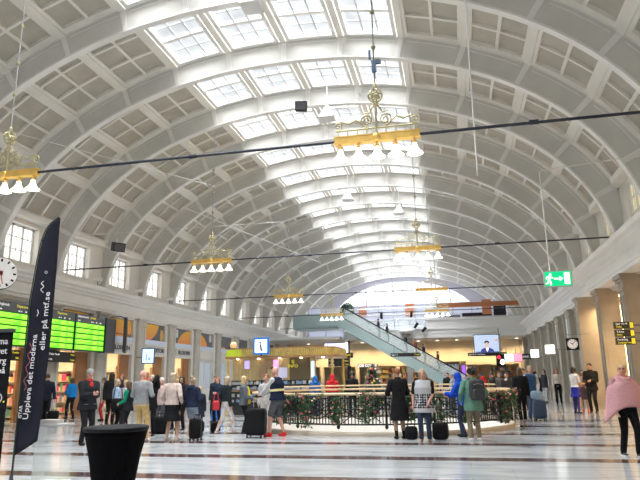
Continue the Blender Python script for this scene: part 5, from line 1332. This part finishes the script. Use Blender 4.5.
person('bald man in a navy vest with reflective strips, grey shorts and red shoes', .83,16.35,75,1.86,'pink',('shirt',(.55,.55,.56),.92),('shorts',(.10,.105,.115)),('bald','grey'),shoes=(.72,.03,.03),vest=('vest',(.014,.02,.042),.90),hl=(-.10,.46,1.05),hr=(.05,.46,1.05),fat=1.25,lean=4,vox=.012,extra=hivis,fl=(-.12,.16),fr=(.13,-.12))
person('person in a pale patterned shirt facing the camera behind the navy vest man', .24,17.2,185,1.66,'fair',('shirt',(.50,.50,.50)),('trousers',(.50,.48,.45)),('short','red'))
# --- beyond and around the ring
person('person in a blue hooded jacket at the far left side of the balustrade', -.22,25.45,20,1.64,'fair',('hoodie',(.03,.14,.42)),('trousers',DENIM),('hood',(.03,.16,.48)))
person('person in a red hooded jacket at the far side of the balustrade', .52,25.5,15,1.70,'fair',('hoodie',(.62,.03,.04)),('trousers',CHAR),('hood',(.66,.035,.045)))
person('dark haired man in black beyond the balustrade, left of the decorated tree', 1.34,25.7,190,1.76,'tan',('jacket',(.018,.018,.02)),('trousers',BLKC),('curly','black'))
def fur(root, c): pass
person('person in a wide black coat standing beyond the balustrade right of the decorated tree', 3.25,25.75,120,1.72,'fair',('coat',(.02,.021,.024),.55),('trousers',BLKC),('hood',(.022,.022,.025)),fat=1.45,lean=6)
person('person in a long black coat leaning at the rail left of the patterned tunic', 4.22,15.85,25,1.74,'tan',('coat',(.014,.014,.016),.45),('leggings',BLKC),('short','red'),shoes=(.02,.02,.02),hl=(-.18,.30,1.12),hr=(.16,.32,1.12),lean=6,vox=.013)
PAT = mat('black_white_patterned_knit', (.5,.5,.52), .85)
nt = PAT.node_tree; b = nt.nodes['Principled BSDF']; tc = nt.nodes.new('ShaderNodeTexCoord'); sp = nt.nodes.new('ShaderNodeSeparateXYZ'); nt.links.new(tc.outputs['Object'], sp.inputs[0])
ck = nt.nodes.new('ShaderNodeTexVoronoi'); ck.inputs['Scale'].default_value = 17; ck.inputs['Randomness'].default_value = .15; nt.links.new(tc.outputs['Object'], ck.inputs['Vector'])
def mth(op, a, bb):
    q = nt.nodes.new('ShaderNodeMath'); q.operation = op
    for i, v in enumerate((a, bb)):
        if isinstance(v, (int,float)): q.inputs[i].default_value = v
        else: nt.links.new(v, q.inputs[i])
    return q.outputs[0]
spot = mth('LESS_THAN', ck.outputs['Distance'], .52); lowz = mth('LESS_THAN', sp.outputs['Z'], 1.16); hiz = mth('GREATER_THAN', sp.outputs['Z'], .80)
mxn = nt.nodes.new('ShaderNodeMixRGB'); mxn.inputs[1].default_value = (.42,.43,.46,1); mxn.inputs[2].default_value = (.02,.02,.025,1)
nt.links.new(mth('MULTIPLY', spot, mth('MULTIPLY', lowz, hiz)), mxn.inputs[0]); nt.links.new(mxn.outputs[0], b.inputs['Base Color'])
person('blond woman in a black and white patterned tunic and dark jeans by the balustrade', 4.88,15.2,178,1.70,'pink',('tee',BLKC,.9),('trousers',(.04,.055,.10)),('long','ash'),shoes=(.25,.17,.1),vest=('patterned_tunic',PAT,.70),hl=(-.13,.20,.93),hr=(.27,.05,.86),fat=1.32,vox=.012)
def flogo(root, c):
    p = MB(); p.box(tuple(c['up']((-.02,.168,1.20))),(.16,.012,.05)); p.build('chest_print', mat('white_chest_print',(.75,.75,.78),.5), root)
person('person in a bright blue hooded jacket leaning with both arms on the balustrade', 5.80,16.5,70,1.62,'fair',('hoodie',(.015,.075,.55),.86),('trousers',(.035,.045,.085)),('hood',(.015,.08,.58)),hl=(-.10,.40,1.22),hr=(.10,.40,1.16),lean=8,extra=flogo,vox=.012,fl=(-.1,-.05),fr=(.1,.08))
v_ = person('dark curly haired person in a green jacket with a black backpack seen from behind', 6.05,15.5,15,1.70,'tan',('jacket',(.12,.26,.20),.72),('trousers',(.21,.18,.13)),('curly','black'),shoes=(.62,.62,.62),fat=1.28,vox=.012,hl=(-.28,.12,.95),hr=(.26,.15,1.0),hyaw=30)
backpack(v_, 'black backpack worn on the back of the person in the green jacket', mat('charcoal_backpack',(.035,.037,.042),.6,noise=(10,.2)), .36,.20,.50,1.22,-.30,.03)
person('person in a light blue shirt beyond the balustrade behind the blue hooded jacket', 5.5,25.9,80,1.66,'fair',('shirt',(.30,.42,.60)),('trousers',DENIM),('short','grey'),hl=(-.1,.3,1.05))
person('person in a red top beyond the balustrade right of the green jacket', 6.75,26.2,60,1.52,'fair',('hoodie',(.50,.03,.03)),('trousers',CHAR),('hood',(.5,.03,.03)))
person('dark clothed man beyond the balustrade under the television', 7.12,26.4,100,1.68,'tan',('jacket',(.04,.04,.045)),('trousers',CHAR),('short','black'))
person('woman in a grey jacket beyond the balustrade, second under the television', 7.45,27.2,170,1.68,'fair',('jacket',(.12,.11,.11)),('trousers',BLKC),('mid','brown'))
def scarf(root, c): g = MB(); g.loft([(0,.0,1.36,.14,.13),(0,.0,1.44,.13,.12),(0,0,1.50,.08,.08)],16,0,c['TU']); c['garment'](g,'white_red_scarf',cloth('white_scarf',(.6,.5,.5)),.014)
person('person with a white scarf at the right end of the far balustrade', 7.72,26.6,150,1.66,'fair',('jacket',(.05,.045,.05)),('trousers',BLKC),('short','black'),extra=scarf)
for lab, x, y, f, h, tc_, hr_ in (('seated looking dark figure far beyond the ring left of the tree',1.75,29.5,200,1.66,(.05,.05,.055),('short','brown')),('person in a pale jacket far beyond the decorated tree',2.9,31.0,190,1.72,(.3,.28,.26),('short','blond')),
        ('person in an olive coat far beyond the ring above the patterned tunic',4.1,32.0,210,1.70,(.10,.10,.06),('long','black')),('person in black standing far behind the light blue shirt',5.2,33.5,160,1.75,(.02,.02,.02),('short','black')),('person in a cream coat far behind the green jacket',6.4,36.0,180,1.70,(.5,.45,.38),('mid','brown'))):
    person(lab, x, y, f, h, 'fair', ('jacket',tc_), ('trousers',CHAR), hr_, vox=.02)
# --- right aisle
y_ = person('long haired woman in black walking away right of the balustrade', 7.80,21.9,8,1.78,'brown',('jacket',(.014,.014,.016),.84),('trousers',(.02,.019,.02)),('long','brown'),shoes=(.3,.25,.25),fl=(-.1,-.12),fr=(.1,.15))
person('man in an open blue jacket and pale shirt behind the slate blue suitcase', 8.30,23.4,185,1.86,'fair',('shirt',(.50,.52,.56)),('trousers',DENIM),('short','ash'),vest=('open_jacket',(.04,.09,.19),.84),hl=(-.18,.18,.95),hr=(.2,.15,.95))
p = MB(); rbox(p,(0,0,.15),(.40,.12,.30),.6); tag(p.build('folded_jacket', cloth('pale_denim',(.30,.42,.56)), None, True, (8.36,22.52,.70)), 'pale blue jacket folded over the top of the slate blue suitcase', 'jacket')
person('person in a navy jacket behind the man with the slate blue suitcase', 8.95,27.5,20,1.72,'tan',('jacket',(.018,.022,.035)),('trousers',BLKC),('short','black'),hr=(.28,.1,.85))
person('dark haired person far behind the long haired woman in black', 8.70,29.6,150,1.85,'tan',('jacket',(.05,.05,.06)),('trousers',CHAR),('short','black'))
person('woman in a white top and dark jacket walking in the right aisle', 10.65,37.5,150,1.86,'fair',('jacket',(.45,.46,.48)),('trousers',(.5,.5,.52)),('long','brown'),vest=('open_vest',(.05,.05,.06),.8),fl=(-.1,.2),fr=(.1,-.2))
person('woman in a cream top and black trousers in the right aisle', 11.05,35.6,170,1.86,'fair',('shirt',(.58,.52,.45)),('trousers',BLKC),('long','red'),fl=(-.1,-.12),fr=(.1,.15))
person('dark haired woman in a white shirt and royal blue skirt over blue trousers', 10.35,26.6,-62,1.84,'tan',('tee',(.70,.70,.72),.98),('skirt',(.03,.035,.33),.62),('mid','black'),shoes=(.03,.03,.05),hl=(-.05,.32,1.12),hr=(.08,.32,1.1),extra=lambda root, c: c['garment']((lambda g: [g.rc(Vector((s_*.09,0,.70)), c['feet'][i]+Vector((0,0,.06)), .075,.055) for i, s_ in enumerate((-1,1))] and g)(MB()),'blue_trousers',cloth('blue_jeans',(.04,.05,.20))))
person('woman in a rose patterned dress beside the man in the dark suit at right', 10.98,28.2,160,1.72,'tan',('shirt',(.42,.26,.24)),('skirt',(.09,.06,.07),.5),('long','brown'),shoes=(.6,.12,.1),hl=(-.08,.25,1.1))
person('tall bearded man in a dark suit beside the right arcade', 11.15,27.4,150,1.98,'tan',('jacket',(.022,.022,.022),.78),('trousers',(.016,.016,.018)),('short','black'),hl=(-.10,.30,1.12),hr=(.16,.22,.95),fat=1.1)
# --- woman in the pink poncho
PINK = mat('dusty_pink_knit', (.58,.31,.335), .9, noise=(30,.10), bump=.3)
def poncho(root, c):
    g = MB(); N = 40; rows = 12; vs = []; fs = []
    for j in range(rows+1):
        q = j/rows
        for k in range(N):
            a = 2*PI*k/N; ca, sa = math.cos(a), math.sin(a)
            hem = .93 - .30*max(0,ca)**3 - .06*max(0,-ca)**2
            z = 1.50 + (hem-1.50)*q
            sh_ = math.sin(min(1,q*3.6)*PI/2)
            rx = .085 + (.215+.10*q*max(0,ca)+.04*q)*sh_ ; ry = .085 + (.085+.085*q)*sh_
            fold = 1 + .035*q*math.sin(a*7+1.0)
            zz = z - (.03*math.sin(q*PI))*abs(ca)
            vs.append((rx*ca*fold, .0+ry*sa*fold, zz))
    for j in range(rows):
        for k in range(N): k2 = (k+1) % N; fs.append((j*N+k,j*N+k2,(j+1)*N+k2,(j+1)*N+k))
    n0 = len(vs)
    vs += [(v[0]*.955, v[1]*.93, v[2]) for v in vs]
    fs += [tuple(i+n0 for i in reversed(f)) for f in fs]
    for k in range(N): k2 = (k+1) % N; fs.append((k2,k,k+n0,k2+n0)); fs.append((rows*N+k,rows*N+k2,rows*N+k2+n0,rows*N+k+n0))
    g.add(vs, fs); o = g.build('poncho', PINK, root, True)
    g = MB()
    g.tube([(.115*math.cos(t),.02+.10*math.sin(t),1.475-.035*math.sin(t)+.012*math.sin(3*t)) for t in [2*PI*i/28 for i in range(28)]], .042, 10, 0, None, True)
    g.tube([(.14*math.cos(t),.035+.115*math.sin(t),1.435-.055*math.sin(t)) for t in [2*PI*i/28 for i in range(28)]], .038, 10, 0, None, True)
    g.build('cowl_collar', PINK, root, True)
    face_glasses(root, c)
    for s in (0,1):
        f = c['feet'][s]; p = MB(); p.bx(f.x-.042,f.x+.042,f.y-.08,f.y+.17,.004,.028); p.build('white_sole', mat('white_rubber',(.7,.7,.72),.5), root)
pk = person('woman in a dusty pink knitted poncho walking towards the camera at the right edge', 8.80,12.72,192,1.70,'pink',('sweater',(.45,.25,.27),.95),('trousers',BLKC),('short','blond'),shoes=(.06,.065,.07),hl=(-.22,.10,.98),hr=(.26,.12,.88),fl=(-.10,.10),fr=(.09,-.14),hyaw=-30,hpitch=-3,fat=1.12,vox=.009,extra=poncho)
# --- people on the escalator
for i, (t, c, hh) in enumerate(((2.2,(.10,.04,.03),'black'),(3.6,(.03,.03,.035),'black'),(4.4,(.25,.06,.05),'brown'),(5.4,(.04,.04,.05),'brown'),(7.3,(.03,.03,.03),'black'),(8.2,(.05,.04,.06),'black'))):
    q = EP(t,.90)
    person(['lowest person on the front escalator','second lowest person on the front escalator, dark jacket','person in a reddish jacket midway on the front escalator','person in grey just above the reddish jacket on the escalator','person in black on the upper half of the front escalator','highest person on the front escalator'][i],
           q[0], 54.6, -90, 1.75, 'fair', ('jacket',c), ('trousers',CHAR), ('short',hh), vox=.025, z0=q[1]-.02, group='people on the escalator')
# bags carried
duffel(*tuple(wpt(d4,(.30,.06,.72))), .3, (.40,.20,.36), BLK, 'large black shoulder bag of the woman in the pale blue top', 'shoulder_bag', .42)
duffel(-1.22,16.95,.66,.5,(.20,.13,.28), mat('red_bag_fabric',(.60,.03,.04),.5), 'red bag hanging at the side of the woman in white trousers', 'handbag', .22)

# ---- turn the rough unions of limbs into single continuous skins
for o, v, sm, hm in PENDING:
    r = o.modifiers.new('union','REMESH'); r.mode = 'VOXEL'; r.voxel_size = v; r.use_smooth_shade = True
    s = o.modifiers.new('relax','SMOOTH'); s.iterations = sm; s.factor = .5
bpy.context.view_layer.update()
dg = bpy.context.evaluated_depsgraph_get()
for o, v, sm, hm in PENDING:
    me = bpy.data.meshes.new_from_object(o.evaluated_get(dg)); me.name = o.name
    old = o.data
    if hm is not None:
        n = len(me.polygons); c = np.empty(n*3); me.polygons.foreach_get('center', c); c = c.reshape(-1,3)
        Hh = np.array(hm); q = c @ Hh[:3,:3].T + Hh[:3,3]
        mi = np.zeros(n, dtype=np.int32)
        for sg in (-1,1): mi[(((q[:,0]-sg*.033)/.017)**2 + ((q[:,2]-.014)/.009)**2 < 1) & (q[:,1] > .05)] = 1
        mi[(np.abs(q[:,0]) < .026) & (np.abs(q[:,2]+.056) < .009) & (q[:,1] > .05)] = 2
        while len(me.materials) < 3: me.materials.append([o.data.materials[0],EYE,LIP][len(me.materials)])
        me.polygons.foreach_set('material_index', mi)
    o.modifiers.clear(); o.data = me
    bpy.data.meshes.remove(old)
    me.polygons.foreach_set('use_smooth', np.ones(len(me.polygons), dtype=bool))
# ------------------------------------------------------------------ light, camera, view
w = bpy.data.worlds.new('World'); SC.world = w; w.use_nodes = True
w.node_tree.nodes['Background'].inputs[0].default_value = (.80,.88,1.,1); w.node_tree.nodes['Background'].inputs[1].default_value = .5
def area(name, loc, rot, sx, sy, power, col):
    l = bpy.data.lights.new(name, 'AREA'); l.shape = 'RECTANGLE'; l.size = sx; l.size_y = sy; l.energy = power; l.color = col
    o = bpy.data.objects.new(name, l); COL.objects.link(o); o.location = loc; o.rotation_euler = rot; return o
# recessed downlights under the mezzanine
for i in range(12):
    x = -9.3 + i*1.9
    p = MB(); p.lathe([(.16,0),(.16,.03),(.001,.03)], (0,0,-.03), 16); e = p.build('downlight', LIT, None, False, (x, 61.6, 5.14)); tag(e, 'recessed downlight under the mezzanine, number %s from the left' % ['one','two','three','four','five','six','seven','eight','nine','ten','eleven','twelve'][i], 'light', 'downlights under the mezzanine')
    l = bpy.data.lights.new('downlight_beam','SPOT'); l.energy = 420; l.color = (1,.76,.46); l.spot_size = R_(150); l.spot_blend = .8; l.shadow_soft_size = .15
    o = bpy.data.objects.new('downlight_beam', l); COL.objects.link(o); o.location = (x,61.6,5.05)
for i, y in enumerate((6,12,18,24,29.6)):                 # lamps of the right-hand corridor; the last is added to brighten its end wall
    p = MB(); p.bx(12.9,15.2,y-.6,y+.6,5.06,5.17); tag(p.build('corridor_light', WARM), ['warm ceiling light of the right corridor, nearest','warm ceiling light of the right corridor, second','warm ceiling light of the right corridor, third','warm ceiling light of the right corridor, behind the dark piers','warm ceiling panel added to light the far end of the right corridor'][i], 'light', 'corridor lights')
for i, x in enumerate((13.45,11.80)):
    p = MB(); p.bx(x-.10,x+.10,30.58,30.72,.5,4.7); tag(p.build('wall_light_strip', WARM), ['tall warm light strip seen between the two dark piers','tall warm light strip left of the dark piers at right'][i], 'light', 'corridor light strips')

for y in (24.0,29.6):  # unseen spots added to strengthen the orange glow in the corridor
    l = bpy.data.lights.new('corridor_fill_spot','SPOT'); l.energy = 2200; l.color = (1,.68,.34); l.spot_size = R_(150); l.spot_blend = .8; l.shadow_soft_size = .3
    o = bpy.data.objects.new('corridor_fill_spot', l); COL.objects.link(o); o.location = (13.0,y,5.0)
cam = bpy.data.cameras.new('Camera'); co = bpy.data.objects.new('Camera', cam); COL.objects.link(co)
fpx, yaw, pit, rol = 595.844, .2173, .2302, -.0155
F = Vector((-math.sin(yaw)*math.cos(pit), math.cos(yaw)*math.cos(pit), math.sin(pit))); Rv = Vector((math.cos(yaw), math.sin(yaw), 0)); U = Rv.cross(F)
R2 = Rv*math.cos(rol) + U*math.sin(rol); U2 = -Rv*math.sin(rol) + U*math.cos(rol)
M = Matrix((R2, U2, -F)).transposed().to_4x4(); M.translation = Vector((5.712, 0, 1.489)); co.matrix_world = M
cam.sensor_width = 36; cam.sensor_fit = 'HORIZONTAL'; cam.lens = fpx/640*36; cam.clip_end = 300; cam.clip_start = .05
SC.camera = co
SC.view_settings.view_transform = 'Standard'; SC.view_settings.look = 'None'; SC.view_settings.gamma = 1; SC.view_settings.use_curve_mapping = False
SC.view_settings.exposure = 0.0
SC.cycles.use_denoising = True; SC.cycles.max_bounces = 8; SC.cycles.diffuse_bounces = 5; SC.cycles.glossy_bounces = 3; SC.cycles.transparent_max_bounces = 12
SC.cycles.sample_clamp_indirect = 6

# lettering becomes plain meshes
bpy.context.view_layer.update(); dg = bpy.context.evaluated_depsgraph_get()
for o in TEXTS:
    if o.data.body == '': bpy.data.objects.remove(o); continue
    me = bpy.data.meshes.new_from_object(o.evaluated_get(dg)); n = o.name; par = o.parent; ml = o.matrix_local.copy()
    bpy.data.objects.remove(o); q = bpy.data.objects.new(n, me); COL.objects.link(q); q.parent = par; q.matrix_local = ml
sun = bpy.data.lights.new('Sun','SUN'); sun.energy = 42; sun.angle = R_(85); sun.color = (.96,.98,1.)
so = bpy.data.objects.new('Sun', sun); COL.objects.link(so); so.location = (0,30,40); so.rotation_euler = (R_(4), R_(-3), 0)
